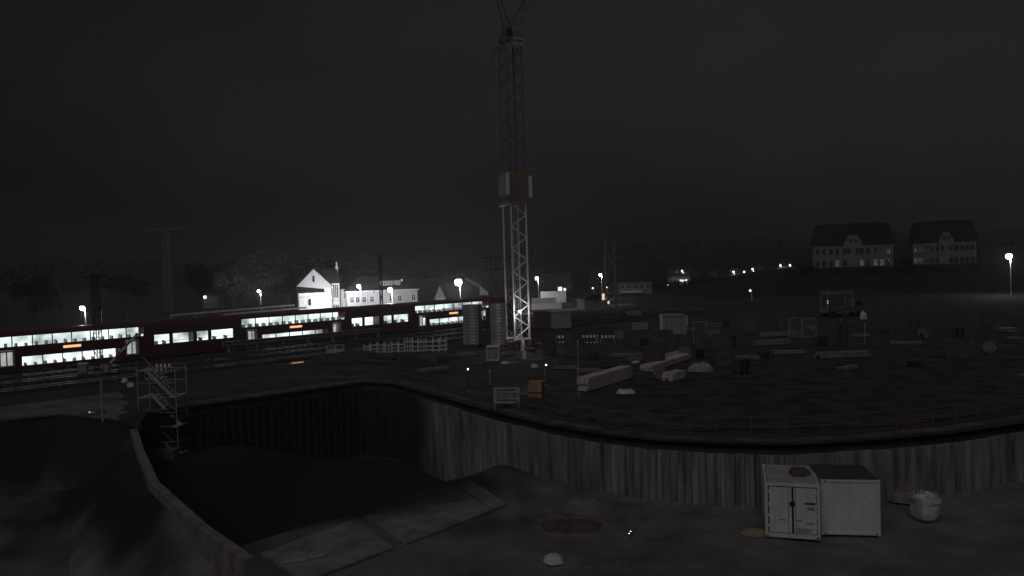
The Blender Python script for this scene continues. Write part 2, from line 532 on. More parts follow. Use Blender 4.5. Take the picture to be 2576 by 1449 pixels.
for k, (o, wd) in enumerate(((0, 'under the red train'), (-5.2, 'just in front of the red train'), (-10.4, 'in the middle of the yard tracks'), (-16, 'nearest to the building site'))):
    t = empty('railway_track', tr(0, o, .015), TR)
    tag(t, 'straight steel railway track ' + wd, 'track', 'parallel railway tracks')
    for sy in (-.75, .75): link('rail', rl_me, t, (0, sy, 0))
    so = link('sleepers', slp_me, t); so['kind'] = 'stuff'

M['water'] = mat('water', (.012, .012, .013), .07, .2, .6, spec=.5, bump=.02, world=True)
def puddle(x0, x1, y0, y1, label, z=.03):
    pts = []
    for k in range(22):
        a = 2 * math.pi * k / 22
        u, v_ = math.cos(a), math.sin(a)
        rr = 1 + .25 * math.sin(3 * a + x0) + .12 * math.sin(7 * a)
        px_ = (x0 + x1) / 2 + (x1 - x0) / 2 * u * rr
        yc = y0 + (y1 - y0) * (px_ - x0) / (x1 - x0)
        pts.append(gp(px_, yc + 4.5 * v_ * rr, z))
    tag(MB().add(pts, [tuple(range(22))]).build('puddle', M['water']), label, 'puddle', kind='structure')
puddle(682, 790, 916, 904, 'long puddle beside the tracks mirroring the train windows')
puddle(585, 645, 889, 883, 'small puddle between the tracks in front of the middle coach')
puddle(850, 880, 873, 869, 'short puddle left of the stacking frames')
puddle(222, 262, 1040, 1034, 'puddle at the edge of the left yard')

# ------------------------------------------------------------------ double-deck coaches
CL = 13.15
def coach_body(front=False):
    b = MB()
    ya, yb = -1.4, 1.4
    # cross-section bands on the near side leave window openings; built as boxes round the openings
    def band(x0, x1, z0, z1, y=ya, th=.1): b.box(x0, x1, y, y + th, z0, z1)
    fx = CL - (2.6 if front else 0)
    band(-CL, fx, .35, .8)
    for (a, c) in ((-CL, -6.75), (-5.35, -4.7), (4.7, 5.35), (6.75, fx)): band(a, c, .8, 1.72)
    band(-5.35, 5.35, 1.72, 1.75); 
    for (a, c) in ((-CL, -12.95), (-11.6, -11.2), (-8.5, -6.75), (-5.35, 5.35), (6.75, 8.5), (10.2, 10.6)):
        if c <= fx: band(a, c, 1.75, 2.85)
    if not front: band(12.95, CL, 1.75, 2.85)
    band(-CL, -12.95, 1.72, 1.75); band(6.75, fx, 1.72, 1.75); band(-12.95, -6.75, 1.72, 1.75)
    band(-6.75, -5.35, 2.5, 2.85); band(5.35, 6.75, 2.5, 2.85)
    band(-CL, -7.35, 2.85, 3.88); band(7.35, fx, 2.85, 3.88)
    band(-CL, fx, 3.88, 4.05)
    # far side, floor, ends and arched roof
    b.box(-CL, fx, yb - .1, yb, .35, 4.05)
    b.box(-CL, fx, ya + .1, yb - .1, .35, .42)
    b.box(-CL, -CL + .1, ya + .1, yb - .1, .42, 4.05)
    if not front: b.box(fx - .1, fx, ya + .1, yb - .1, .42, 4.05)
    n = 8
    arc = [(1.4 * math.cos(math.pi * i / n), 4.05 + .42 * math.sin(math.pi * i / n)) for i in range(n + 1)]
    vs = [(-CL, y, z) for y, z in arc] + [(fx, y, z) for y, z in arc]
    fs = [(i, i + 1, n + 2 + i, n + 1 + i) for i in range(n)] + [tuple(range(n + 1)), tuple(range(n + 1, 2 * n + 2))]
    b.add(vs, fs)
    if front:   # sloped driving cab
        pr = [(fx, .35), (CL, .35), (CL + .25, 1.2), (CL + .1, 1.9), (CL - 1.1, 3.3), (CL - 2.0, 4.3), (fx, 4.47)]
        b.prism(pr, ya + .05, yb - .05)
    return b
body_me = coach_body().mesh('body', M['train_red'])
body_front_me = coach_body(True).mesh('body', M['train_red'])
def pane_me(wd, ht):
    return MB().box(-wd / 2, wd / 2, -.012, .012, -ht / 2, ht / 2).mesh('window', M['pane'])
UPW = [(-7.35 + 14.7 / 8 * (i + .5), 14.7 / 8) for i in range(8)]
LOW = [(-4.7 + 9.4 / 5 * (i + .5), 9.4 / 5) for i in range(5)]
up_me, low_me = pane_me(1.84, 1.03), pane_me(1.88, .92)
mul = MB().box(-.05, .05, -.02, .05, -.515, .515).mesh('mullion', M['black'])
mul2 = MB().box(-.05, .05, -.02, .05, -.46, .46).mesh('mullion', M['black'])
seat_me = [MB().box(-.06, .06, -.22, .22, 0, h).mesh('seat', M['seat']) for h in (.5, .55, .6)]
def seats(par, z0, xs):
    for x in xs:
        for y in (-.95, -.45): link('seat', seat_me[rnd.randrange(3)], par, (x, y, z0))
def end_windows(front):
    e = [(-12.28, 1.3), (-9.85, 2.66), (9.35, 1.66)]
    if not front: e.append((11.78, 2.3))
    return e
coach_labels = ['red double-deck coach at the left edge, behind the lattice mast', 'red double-deck coach in the middle, below the white gabled station house', 'red double-deck driving coach at the right end, next to the crane ballast']
for k in range(3):
    front = k == 2
    t = empty('double_deck_coach', tr((k - 1) * 26.75 + (.4 if k == 0 else 0), 0, 0), TR, coach_labels[k], 'train coach', 'coaches of the passing train')
    link('body', body_front_me if front else body_me, t)
    # interior: back walls glow in place of room light; ceiling lights, seats
    u = MB(); u.box(-7.3, 7.3, .2, .24, 2.55, 3.95)
    u.build('upper_deck_wall', M['interior'], t)
    u = MB(); u.box(-7.2, 7.2, -.9, -.6, 3.9, 3.96); u.build('ceiling_light', M['interior_bright'], t)
    u = MB(); u.box(-4.75, 4.75, .2, .24, .5, 1.9); u.build('lower_deck_wall', M['interior'], t)
    u = MB(); u.box(-4.7, 4.7, -.9, -.6, 1.78, 1.84); u.build('ceiling_light', M['interior_bright'], t)
    for xa, xb in ((-13, -7.6), (7.6, 10.4 if front else 13)):
        u = MB(); u.box(xa, xb, .2, .24, 1.4, 2.95); u.build('end_wall', M['interior'], t)
    seats(t, 2.6, [-6.9 + i * .92 for i in range(16)])
    seats(t, .5, [-4.3 + i * .92 for i in range(10)])
    seats(t, 1.5, [-12.3, -10.6, -9.2, 8.9, 9.8])
    for i, (x, wd) in enumerate(UPW):
        link('window', up_me, t, (x, -1.36, 3.365))
        if i: link('mullion', mul, t, (x - wd / 2, -1.36, 3.365))
    for i, (x, wd) in enumerate(LOW):
        link('window', low_me, t, (x, -1.36, 1.26))
        if i: link('mullion', mul2, t, (x - wd / 2, -1.36, 1.26))
    for x, wd in end_windows(front):
        link('window', pane_me(wd, 1.09), t, (x, -1.36, 2.3))
        MB().box(-wd / 2, wd / 2, -.02, .03, -.02, .02).build('window_bar', M['black'], t, (x, -1.36, 2.05))
    for x in (-6.05, 6.05):
        d = empty('door', (x, -1.37, 0)); d.parent = t
        f = MB()
        for a, c in ((-.7, -.52), (-.06, .06), (.52, .7)): f.box(a, c, -.03, .03, .42, 2.48)
        for z0, z1 in ((.42, .95), (2.3, 2.48)):
            for a, c in ((-.52, -.06), (.06, .52)): f.box(a, c, -.028, .028, z0, z1)
        f.build('door_leaf', M['train_door'], d)
        MB().box(-.52, .52, -.01, .01, .95, 2.3).build('door_glass', M['pane'], d)
        MB().box(-.68, .68, .9, .94, .5, 2.48).build('vestibule_wall', M['vestibule'], d)  # wall glows in place of vestibule light
    MB().box(-.85, .85, -.05, .0, -.13, .13).build('destination_display', M['orange_lit'], t, (0, -1.402, 2.4))
    MB().box(-12.5, -9.5, -1.1, 1.1, .12, .6).box(8.0, 10.4, -1.1, 1.1, .12, .6).build('bogie', M['black'], t)
    if front:
        for y in (-.95, .95):
            h = MB().lathe([(.02, -.16), (.17, -.1), (.2, 0), (.17, .1), (.02, .16)], 10).build('headlight', M['lamp_small'], t, (CL + .22, y, 1.5))
# ------------------------------------------------------------------ platform and canopy behind the train
pf = MB()
pf.add([tr(-40, 3.2, .55), tr(80, 3.2, .55), tr(80, 8.2, .55), tr(-40, 8.2, .55), tr(-40, 3.2, 0), tr(80, 3.2, 0), tr(80, 8.2, 0), tr(-40, 8.2, 0)], [(0, 1, 2, 3), (4, 5, 1, 0), (6, 7, 3, 2), (5, 6, 2, 1), (7, 4, 0, 3)])
tag(pf.build('platform', M['concrete']), 'low concrete station platform behind the red train', 'platform', kind='structure')
pa, pb = at(432, 793, 103), at(742, 771, 121)
ca = empty('platform_canopy', flat(pa), math.atan2(pb.y - pa.y, pb.x - pa.x), 'long low platform canopy with a pale edge behind the train', 'canopy')
cl = (flat(pb) - flat(pa)).length
zc = pa.z
MB().box(0, cl, 0, .25, zc - .12, zc + .12).build('fascia', M['render_grey'], ca)
MB().box(cl * .33, cl + .9, -1.6, -1.35, zc - .55, zc - .3).build('fascia', M['render_grey'], ca)
MB().add([(0, .25, zc + .1), (cl, .25, zc + .1), (cl, 3.4, zc + .35), (0, 3.4, zc + .35), (0, .25, zc), (cl, .25, zc), (cl, 3.4, zc + .2), (0, 3.4, zc + .2)], [(0, 1, 2, 3), (7, 6, 5, 4), (1, 0, 4, 5), (2, 1, 5, 6), (3, 2, 6, 7), (0, 3, 7, 4)]).build('roof', M['roof_dark'], ca)
for i in range(6): MB().tube((cl * (.05 + i * .18), 1.7, .0), (cl * (.05 + i * .18), 1.7, zc + .1), .1, 8).build('post', M['grey_paint'], ca)

# long dark girder laid out beside the tracks
ga, gb = at(560, 868, 92), at(960, 810, 106)
gd = (flat(gb) - flat(ga))
g = empty('steel_girder', flat(ga), math.atan2(gd.y, gd.x), 'long dark steel girder on trestles in front of the middle coach', 'girder')
gl = gd.length; gz = ga.z
MB().box(0, gl, -.16, .16, gz - .1, gz + .32).box(0, gl, -.3, .3, gz + .321, gz + .36).box(0, gl, -.3, .3, gz - .14, gz - .101).build('beam', M['dark_concrete'], g)
for i in range(7):
    x = gl * (.03 + i * .157)
    MB().tube((x, -.5, 0), (x, -.1, gz - .14), .06).tube((x, .5, 0), (x, .1, gz - .14), .06).tube((x, -.3, gz * .5), (x, .3, gz * .5), .04).build('trestle', M['grey_paint'], g)

# ------------------------------------------------------------------ street lamps
lamp_head = MB().lathe([(.03, -.34), (.2, -.28), (.31, -.14), (.34, 0), (.31, .14), (.2, .28), (.03, .34)], 14).mesh('lamp_globe', M['lamp_white'], True)
small_head = MB().lathe([(.03, -.2), (.18, -.1), (.2, 0), (.18, .1), (.03, .2)], 10).mesh('lamp_globe', M['lamp_small'], True)
lamp_cap = MB().lathe([(.3, 0), (.36, .06), (.12, .2), (.02, .24)], 12).mesh('lamp_cap', M['grey_paint'])
def lamp(px, py, Y, power, label, sc_=1.0, group='street lamps with white globes', head=None, z0=0.0, dx=.35, rad=.25):
    p = at(px, py, Y)
    o = empty('street_lamp', (p.x + dx, p.y, z0), 0, label, 'street lamp', group)
    MB().tube((0, 0, 0), (0, 0, p.z - z0 + .1), .09, 8, .06).tube((0, 0, p.z - z0 + .1), (-dx, 0, p.z - z0 + .28), .05, 6).lathe([(.16, 0), (.16, .5), (.09, .6)], 8).build('pole', M['galv'], o)
    h = link('lamp_globe', head or lamp_head, o, (-dx, 0, p.z - z0))
    h.scale = (sc_,) * 3
    c = link('lamp_cap', lamp_cap, o, (-dx, 0, p.z - z0 + .26 * sc_)); c.scale = (sc_,) * 3
    if power:
        ld = bpy.data.lights.new('lamp_light', 'POINT')
        ld.energy = power; ld.color = (.93, .95, 1.0); ld.shadow_soft_size = rad
        lo = bpy.data.objects.new('lamp_light', ld); col.objects.link(lo); lo.parent = o
        lo.location = (-dx, -.1, p.z - z0 - .36 * sc_ - rad)
    return o
lamp(207, 775, 94, 500, 'bright street lamp at far left above the left coach', .8)
lamp(651, 732, 146, 1100, 'street lamp on a slim pole in front of the big dim tree', .85)
lamp(824, 730, 133.0, 1900, 'dazzling lamp right beside the white station house', 1.25)
lamp(902, 720, 131, 1500, 'street lamp at the left end of the long white building', .85)
lamp(981, 729, 124, 2200, 'bright street lamp before the dormer of the long white building', 1.15)
lamp(1153, 710, 150, 3600, 'brightest street lamp, left of the crane mast above the train', 2.0)
lamp(1350, 700, 178, 800, 'street lamp just right of the crane mast, by the white ramp wall', .95)
lamp(1510, 691, 198, 500, 'street lamp beside the tall dim lattice mast right of the crane', 1.0)
lamp(2538, 645, 160, 800, 'dazzling street lamp alone at the right edge', 1.7)
for (x, y, lb) in ((1716, 682, 'small distant lamp above the lit shop front'), (1845, 684, 'first distant lamp right of the shop, in lit leaves'), (1872, 684, 'second distant lamp right of the shop, white and low'), (1893, 677, 'distant lamp shining through leaves in the middle of the row'), (1963, 668, 'distant lamp second from the right end of the far row'), (1987, 667, 'distant lamp at the right end of the far row')):
    lamp(x, y, 280, 160, lb, 1.5, 'small lamps along the far street', small_head, z0=0, rad=.2)
for (x, y, Y, lb) in ((1491, 725, 230, 'tiny far lamp left of the tall dim lattice mast'), (1526, 723, 230, 'tiny far lamp just behind the tall dim lattice mast'), (1887, 731, 170, 'lone tiny lamp low on the dark hillside')):
    lamp(x, y, Y, 0, lb, .9, 'small lamps along the far street', small_head, z0=0 if x < 1800 else hillz(*at(x, y, Y)[:2]))

# ------------------------------------------------------------------ buildings
def frame_from(pxl, pxr, py, Y, rot):
    a = at(pxl, py, Y); d = Vector((math.cos(rot), math.sin(rot)))
    r = ray(pxr, py)
    # a + w*d parallel to (r.x, r.y)
    wd = (a.y * r.x - a.x * r.y) / (d.x * r.y - d.y * r.x)
    return Vector((a.x, a.y, 0)), wd
def window(par, x, z, wd, ht, y=0.0, lit=None, fm='white_paint', bars=True, side=None):
    o = empty('window', (x, y, z)); o.parent = par
    if side is not None: o.rotation_euler = (0, 0, side)
    t = min(.12, wd * .12)
    f = MB()
    f.box(-wd / 2 - t, -wd / 2, -.06, .05, -ht / 2 - t, ht / 2 + t).box(wd / 2, wd / 2 + t, -.06, .05, -ht / 2 - t, ht / 2 + t)
    f.box(-wd / 2, wd / 2, -.06, .05, ht / 2, ht / 2 + t).box(-wd / 2, wd / 2, -.1, .05, -ht / 2 - t, -ht / 2)
    if bars: f.box(-.03, .03, -.045, .03, -ht / 2, ht / 2).box(-wd / 2, -.03, -.04, .03, ht * .12, ht * .12 + .05).box(.03, wd / 2, -.04, .03, ht * .12, ht * .12 + .05)
    f.build('window_frame', M[fm], o)
    MB().box(-wd / 2, wd / 2, -.015, .02, -ht / 2, ht / 2).build('pane', M[lit] if lit else M['glass_dark'], o)
    return o

# station house with the gable
RS = R(14)
org, wd = frame_from(746, 834, 720, 138, RS)
hs = empty('station_house', org, RS, 'white gabled station house lit by the dazzling lamp', 'house')
ze = at(746, 721, 138).z; za = at(787, 675.5, 138).z
MB().prism([(0, 0), (wd, 0), (wd, ze), (wd / 2, za - .12), (0, ze)], 0, 9).build('wall', M['render_grey'], hs)
rf = MB()
for sx_ in (0, 1):
    x0 = -.25 if sx_ == 0 else wd + .25
    zz = ze - .25 * (za - ze) / (wd / 2)
    rf.add([(x0, -.25, zz), (wd / 2, -.25, za), (wd / 2, 9.3, za), (x0, 9.3, zz), (x0, -.25, zz + .16), (wd / 2, -.25, za + .16), (wd / 2, 9.3, za + .16), (x0, 9.3, zz + .16)], [(0, 1, 2, 3), (4, 7, 6, 5), (0, 4, 5, 1), (2, 6, 7, 3), (0, 3, 7, 4)])
ro = rf.build('roof', M['roof_dark'], hs)
# cross wing roof and bay to the right
bw = frame_from(834, 854, 720, 138, RS)[1]
MB().box(wd + .01, wd + bw, .4, 5.5, 0, ze + .35).build('bay', M['render_white'], hs)
MB().add([(wd - .6, .2, ze + .36), (wd + bw + .25, .2, ze + .36), (wd + bw + .25, 5.8, ze + .36), (wd - .6, 5.8, ze + .36), (wd * .55, 2.6, za - .05), (wd + bw - .3, 2.6, za - .3)], [(0, 1, 5, 4), (1, 2, 5), (2, 3, 4, 5), (3, 0, 4), (0, 3, 2, 1)]).build('roof', M['roof_dark'], hs)
MB().box(wd + bw - .5, wd + bw - .1, 3, 3.4, za - 1.5, za + .3).box(wd + bw - .42, wd + bw - .18, 3.08, 3.32, za + .3, za + 1.0).build('chimney', M['render_white'], hs)
for i in range(3): window(hs, wd + bw * (.28 + .24 * i), ze - 1.1, bw * .14, 2.4, .4, None, 'timber_grey', False)
for i in range(3): window(hs, wd + bw * (.28 + .24 * i), ze - 4.3, bw * .14, 1.5, .4, None, 'timber_grey', False)
MB().box(wd + .1, wd + bw - .1, .3, .4, ze - 2.9, ze - 2.55).build('bay_panel', M['timber_grey'], hs)
MB().box(wd + bw * .1, wd + bw * .9, .33, .4, ze + .12, ze + .3).build('cornice', M['timber_grey'], hs)
window(hs, wd * .49, (ze + za) / 2 - .3, .42, 1.15, 0, None, 'render_white', False)
# lean-to in front
zl = at(755, 738, 136).z
MB().box(.35, wd - .15, -2.2, -.01, 0, zl).build('lean_to', M['render_white'], hs)
MB().add([(.1, -2.45, zl + .01), (wd - .1, -2.45, zl + .01), (wd - .1, -.01, zl + .25), (.0, -.01, ze - .1), (.1, -2.45, zl + .15), (wd - .1, -2.45, zl + .15), (wd - .1, -.01, zl + .4), (.0, -.01, ze + .05)], [(0, 1, 2, 3), (4, 7, 6, 5), (0, 4, 5, 1), (1, 5, 6, 2), (0, 3, 7, 4)]).build('lean_to_roof', M['roof_dark'], hs)
window(hs, wd * .36, zl - 1.6, .5, 1.15, -2.2, None, 'render_white', False)
MB().tube((.4, -2.24, zl - .7), (wd - .2, -2.24, zl - .55), .035).build('cable', M['black'], hs)

# link block and long white building
org, wl = frame_from(855, 874, 740, 141, RS)
zt = at(862, 728, 141).z
lk = empty('link_building', org, RS, 'small pale block between the gabled house and long white building', 'building')
MB().box(0, wl, 0, 5, 0, zt).build('wall', M['render_white'], lk)
MB().box(-.05, wl + .05, -.15, 5, zt + .003, zt + .18).build('roof', M['roof_dark'], lk)
window(lk, wl * .75, zt - 1.1, .5, 1.0); window(lk, wl * .3, 1.9, .9, 1.3, 0, 'lit_dim')
org, wl = frame_from(873, 1050, 735, 136, R(16))
lb = empty('long_white_building', org, R(16), 'long low white building with dark hipped roof and dormer', 'building')
ze2 = at(873, 734.5, 136).z
MB().box(0, wl, 0, 8, 0, ze2).build('wall', M['render_grey'], lb)
zr = at(908, 694, 140).z
MB().add([(-.3, -.3, ze2 + .005), (wl + .3, -.3, ze2 + .005), (wl + .3, 8.3, ze2 + .005), (-.3, 8.3, ze2 + .005), (2.6, 4, zr), (wl - 2.6, 4, zr)], [(0, 1, 5, 4), (1, 2, 5), (2, 3, 4, 5), (3, 0, 4), (0, 3, 2, 1)]).build('roof', M['roof_dark'], lb)
MB().box(-.3, wl + .3, -.42, -.31, ze2 - .06, ze2 + .1).build('gutter', M['render_white'], lb)
for f in (.065, .145, .235, .345, .62, .74, .94): window(lb, wl * f, ze2 - 1.45, .62, .95, 0, None, 'render_white')
window(lb, wl * .725, ze2 - 3.0, .7, 1.0, 0, 'lit_dim', 'render_white')
MB().tube((wl * .285, -.06, .2), (wl * .285, -.06, ze2 - .1), .05).build('drainpipe', M['grey_paint'], lb)
dz0, dz1 = at(980, 720, 138).z, at(980, 706.5, 138).z
dm = empty('dormer', (0, 0, 0)); dm.parent = lb
dx0, dx1 = wl * .475, wl * .775
MB().box(dx0, dx1, 1.2, 4, dz0 - .3, dz1).build('dormer_wall', M['villa'], dm)
MB().box(dx0 - .15, dx1 + .15, 1.05, 4.2, dz1 + .003, dz1 + .15).build('dormer_roof', M['roof_dark'], dm)
for f in (.06, .22, .43, .82): window(lb, dx0 + (dx1 - dx0) * (f + .04), (dz0 + dz1) / 2 + .05, .5, .6, 1.2, None, 'render_white')
window(lb, wl * .80, zr - 1.0, .3, .4, 1.9, 'lit_warm', 'roof_dark', False)

# small gable house right of it
org, wg = frame_from(1093, 1121, 745, 165, R(10))
gh = empty('gable_shed', org, R(10), 'small pale shed with a steep pointed gable left of the brightest lamp', 'shed')
ze3, za3 = at(1093, 750, 165).z, at(1105, 719, 165).z
MB().prism([(.05, 0), (wg - .05, 0), (wg - .05, ze3), (wg * .5, za3), (.05, ze3)], 0, 6).build('wall', M['villa'], gh)
MB().prism([(-.1, ze3 - .1), (wg * .5, za3 + .1), (wg + .1, ze3 - .1), (wg + .22, ze3 - .1), (wg * .5, za3 + .28), (-.22, ze3 - .1)], .12, 6.2).build('roof', M['roof_dark'], gh)
MB().box(.35, wg - .35, -.5, -.05, ze3 - .2, ze3 - .08).build('porch_roof', M['render_white'], gh)
MB().box(wg * .46, wg * .54, -.04, .0, ze3 + .5, ze3 + 1.2).build('vent', M['glass_dark'], gh)

# villas on the hill
def villa(pxl, pxr, Y, eave_y, ridge_y, base_y, rot, label, lits, gable):
    org, wv = frame_from(pxl, pxr, eave_y, Y, rot)
    zb = at((pxl + pxr) / 2, base_y, Y).z; ze = at((pxl + pxr) / 2, eave_y, Y).z; zr = at((pxl + pxr) / 2, ridge_y, Y).z
    org.z = zb - 2
    v = empty('villa', org, rot, label, 'villa', 'pair of large villas on the hill')
    h = ze - zb + 2; hr = zr - zb + 2
    MB().box(0, wv, 0, 12, -2, h).build('wall', M['villa'], v)
    MB().box(-.05, wv + .05, -.12, -.003, h * .5 + .5, h * .5 + .95).build('string_course', M['villa'], v)
    MB().add([(-.6, -.6, h + .01), (wv + .6, -.6, h + .01), (wv + .6, 12.6, h + .01), (-.6, 12.6, h + .01), (.8, 2.0, hr - .6), (wv - .8, 2.0, hr - .6), (wv - .8, 10, hr - .6), (.8, 10, hr - .6), (3.2, 6, hr), (wv - 3.2, 6, hr)],
             [(0, 1, 5, 4), (1, 2, 6, 5), (2, 3, 7, 6), (3, 0, 4, 7), (4, 5, 9, 8), (5, 6, 9), (6, 7, 8, 9), (7, 4, 8), (0, 3, 2, 1)]).build('roof', M['roof_red'], v)
    # central gabled bay
    gx = wv * gable; gw = wv * .115
    MB().prism([(gx - gw, 0), (gx + gw, 0), (gx + gw, h + .6), (gx + gw * .62, h + 1.6), (gx + gw * .45, h + 2.9), (gx - gw * .45, h + 2.9), (gx - gw * .62, h + 1.6), (gx - gw, h + .6)], -.7, 3).build('gable_bay', M['villa'], v)
    for sx_ in (-1, 1): window(v, gx + sx_ * .75, h + 1.1, .7, 1.0, -.7, None, 'villa_dark')
    k = 0
    for row, zz in ((0, h * .24 + .9), (1, h * .75)):
        for f in (.05, .13, .22, .30, .395, .605, .69, .78, .86, .94):
            f = f + (gable - .5)*.0
            if abs(f - gable) < .13 and row == 0 and False: continue
            yy = -.7 if abs(wv * f - gx) < gw else 0
            lit = 'lit_dim' if (row, f) in lits else None
            window(v, wv * f, zz, 1.0, 1.75 if row else 1.9, yy, lit, 'villa_dark')
    for sx_ in (-1, 1): window(v, gx + sx_ * 1.2, h * .75, .9, 1.75, -.7, None, 'villa_dark')
    MB().box(wv * .3, wv * .3 + .9, 6, 7, hr - .5, hr + .9).build('chimney', M['villa_dark'], v)
    return v
villa(2047, 2247, 255, 614, 561, 670, R(-19), 'left villa on the hill with lit ground-floor windows', {(0, .3), (0, .605), (0, .78), (0, .86)}, .5)
villa(2296, 2456, 262, 606, 554, 664, R(-23), 'right villa on the hill with dark windows and tall gable', set(), .53)

# shop with lit windows, low hall, small cottage, far lit wall
org, wv = frame_from(1690, 1736, 705, 270, R(3))
sh = empty('shop', org, R(3), 'small pale shop with bright windows under a distant lamp', 'shop')
h = at(1712, 692, 270).z
MB().box(0, wv, 0, 5, 0, h).build('wall', M['render_white'], sh)
MB().box(-.4, wv + .4, -.6, 5, h + .005, h + .3).build('roof', M['roof_dark'], sh)
for f, wdw in ((.48, .7), (.6, .6), (.78, .9)): window(sh, wv * f, 1.4, wdw, 1.5, 0, 'lit_cold', 'grey_paint', False)
window(sh, wv * .15, 1.5, .7, 1.1)
org, wv = frame_from(1556, 1640, 720, 215, R(4))
ha = empty('low_hall', org, R(4), 'long dim low hall with a pale canopy edge right of the lattice mast', 'hall')
h = at(1600, 709, 215).z
MB().box(0, wv, 0, 10, 0, h).build('wall', M['villa_dark'], ha)
MB().box(-.3, wv + .3, -.4, 10, h + .005, h + .35).build('roof', M['roof_dark'], ha)
zc2 = at(1585, 734, 213).z
MB().box(.5, wv * .62, -3, -.01, zc2 - .25, zc2 + .2).build('canopy', M['render_grey'], ha)
for f in (.1, .3, .5, .7, .9): window(ha, wv * f, h - 1.3, 1.2, .9, 0, None, 'grey_paint')
org, wv = frame_from(1470, 1524, 755, 150, R(12))
ct = empty('cottage', org, R(12), 'low dark cottage with a warm lit porch beside the tall dim lattice mast', 'cottage')
h = at(1500, 752, 150).z
MB().box(0, wv, 0, 5, 0, h).build('wall', M['villa_dark'], ct)
MB().prism([(-.3, h + .01), (wv * .45, h + 1.1), (wv + .1, h + .01)], -.3, 5.3).build('roof', M['roof_dark'], ct)
MB().box(wv * .8, wv + .1, -.35, -.3, h - .25, h + .95).build('lit_porch_wall', M['lit_warm'], ct)  # porch wall glows by itself in place of lamplight
MB().box(wv * .8, wv + 1.1, -.6, -.36, h + .96, h + 1.04).build('porch_roof', M['render_white'], ct)
MB().box(wv * .8, wv + 1.1, -.6, -.36, h - .33, h - .26).build('porch_floor', M['render_white'], ct)
window(ct, wv + .45, 1.6, .45, .6, -.2, 'lit_pink', 'roof_dark', False)
window(ct, wv * .55, 1.75, .45, .4, 0, None, 'grey_paint', False)
org, wv = frame_from(510, 548, 745, 185, R(5))
fw_ = empty('far_cottage', org, R(5), 'far cottage with a warm lit wall behind the left trees', 'cottage')
h = at(525, 736, 185).z
MB().box(0, wv, 0, 5, 0, h - .5).build('wall', M['villa'], fw_)
MB().prism([(-.3, h - .49), (wv / 2, h + .8), (wv + .3, h - .49)], -.3, 5.3).build('roof', M['roof_dark'], fw_)
MB().box(.3, .75, -.2, -.02, h - 1.3, h - .8).build('wall_lamp', M['lamp_small'], fw_)

# ramp walls, sign and platform edge right of the crane
def wallbox(name, pxl, pxr, yt, yb, Y, rot, mt, label, cat, th=.4, coping=True):
    org, wv = frame_from(pxl, pxr, (yt + yb) / 2, Y, rot)
    z1, z0 = at(pxl, yt, Y).z, min(0, at(pxl, yb, Y).z)
    o = empty(name, org, rot, label, cat)
    MB().box(0, wv, 0, th, z0, z1).build('panel', mt, o)
    if coping: MB().box(-.05, wv + .05, -.06, th + .06, z1 + .002, z1 + .12).build('coping', mt, o)
    return o, wv, z1
wallbox('ramp_wall', 1360, 1424, 735, 760, 184, R(7), M['render_white'], 'pale upper ramp wall behind the lamp right of the crane', 'wall')
wallbox('ramp_wall', 1338, 1399, 752, 768, 176, R(7), M['render_grey'], 'lower ramp wall sloping behind the crane mast', 'wall')
wallbox('platform_edge', 1338, 1413, 766, 772, 160, R(9), M['render_white'], 'bright thin platform edge right of the crane mast', 'kerb')
lsn = empty('lit_sign', at(1404, 727, 190), 0, 'small bright shop sign above the pale ramp wall', 'sign')
MB().box(0, .95, 0, .15, -.45, .5).build('sign_panel', M['lit_cold'], lsn)
MB().box(1.35, 1.95, 0, .15, -.45, .15).build('sign_panel', M['lit_cold'], lsn)
MB().box(-.1, 2.05, .16, .3, -2.6, .55).build('sign_frame', M['black'], lsn)
MB().tube((.3, .23, -lsn.location.z), (.3, .23, -2.6), .08).tube((1.6, .23, -lsn.location.z), (1.6, .23, -2.6), .08).build('sign_posts', M['grey_paint'], lsn)

# ------------------------------------------------------------------ lattice masts, wires
def lattice(name, px, ytop, ybot, Y, wpx, label, mt, cat='mast', zbase=0.0, taper=.6, arms=(), panel=1.4, r=.05):
    p = at(px, ytop, Y)
    b0 = at(px + (ybot - ytop) * .02, ybot, Y)
    H = p.z - zbase; hw = wpx / FPX * Y / 2
    o = empty(name, (b0.x, Y, zbase), 0, label, cat)
    n = max(3, int(H / panel))
    def c(i, sx_, sy_):
        f = 1 - (1 - taper) * i / n
        return Vector((sx_ * hw * f, sy_ * hw * f, H * i / n))
    m = MB()
    for sx_ in (-1, 1):
        for sy_ in (-1, 1): m.tube(c(0, sx_, sy_), c(n, sx_, sy_), r, 5)
    m.build('chords', mt, o)
    m = MB()
    for i in range(n):
        s = 1 if i % 2 else -1
        for sy_ in (-1, 1): m.tube(c(i, -s, sy_), c(i + 1, s, sy_), r * .6, 4)
        for sx_ in (-1, 1): m.tube(c(i, sx_, -s), c(i + 1, sx_, s), r * .6, 4)
    m.build('bracing', mt, o)
    for (za, l0, l1) in arms:
        MB().box(l0, l1, -.08, .08, H * za - .08, H * za + .08).build('crossarm', mt, o)
        for x in (l0 + .15, l1 - .15): MB().lathe([(.04, -.6), (.09, -.45), (.05, -.3), (.09, -.18), (.04, -.08)], 6, (x, 0, H * za)).build('insulator', M['grey_paint'], o)
    return o, H
lm1, H1 = lattice('lattice_mast', 244, 690, 900, 78, 14, 'lattice mast before the left coach windows', M['black'], taper=.9, panel=.75, r=.045, arms=((.97, -1.2, 1.2),))
lm2, H2 = lattice('lattice_mast', 421, 572, 792, 118, 15, 'tall dim lattice mast carrying wires left of the big tree', M['mast_dim'], taper=.75, arms=((.985, -2.8, 3.0),))
lm3, H3 = lattice('lattice_mast', 1241, 643, 760, 128, 20, 'dark lattice mast behind the ballast stacks', M['black'], arms=((.97, -2.2, 3.8), (.8, -1.5, 1.5)))
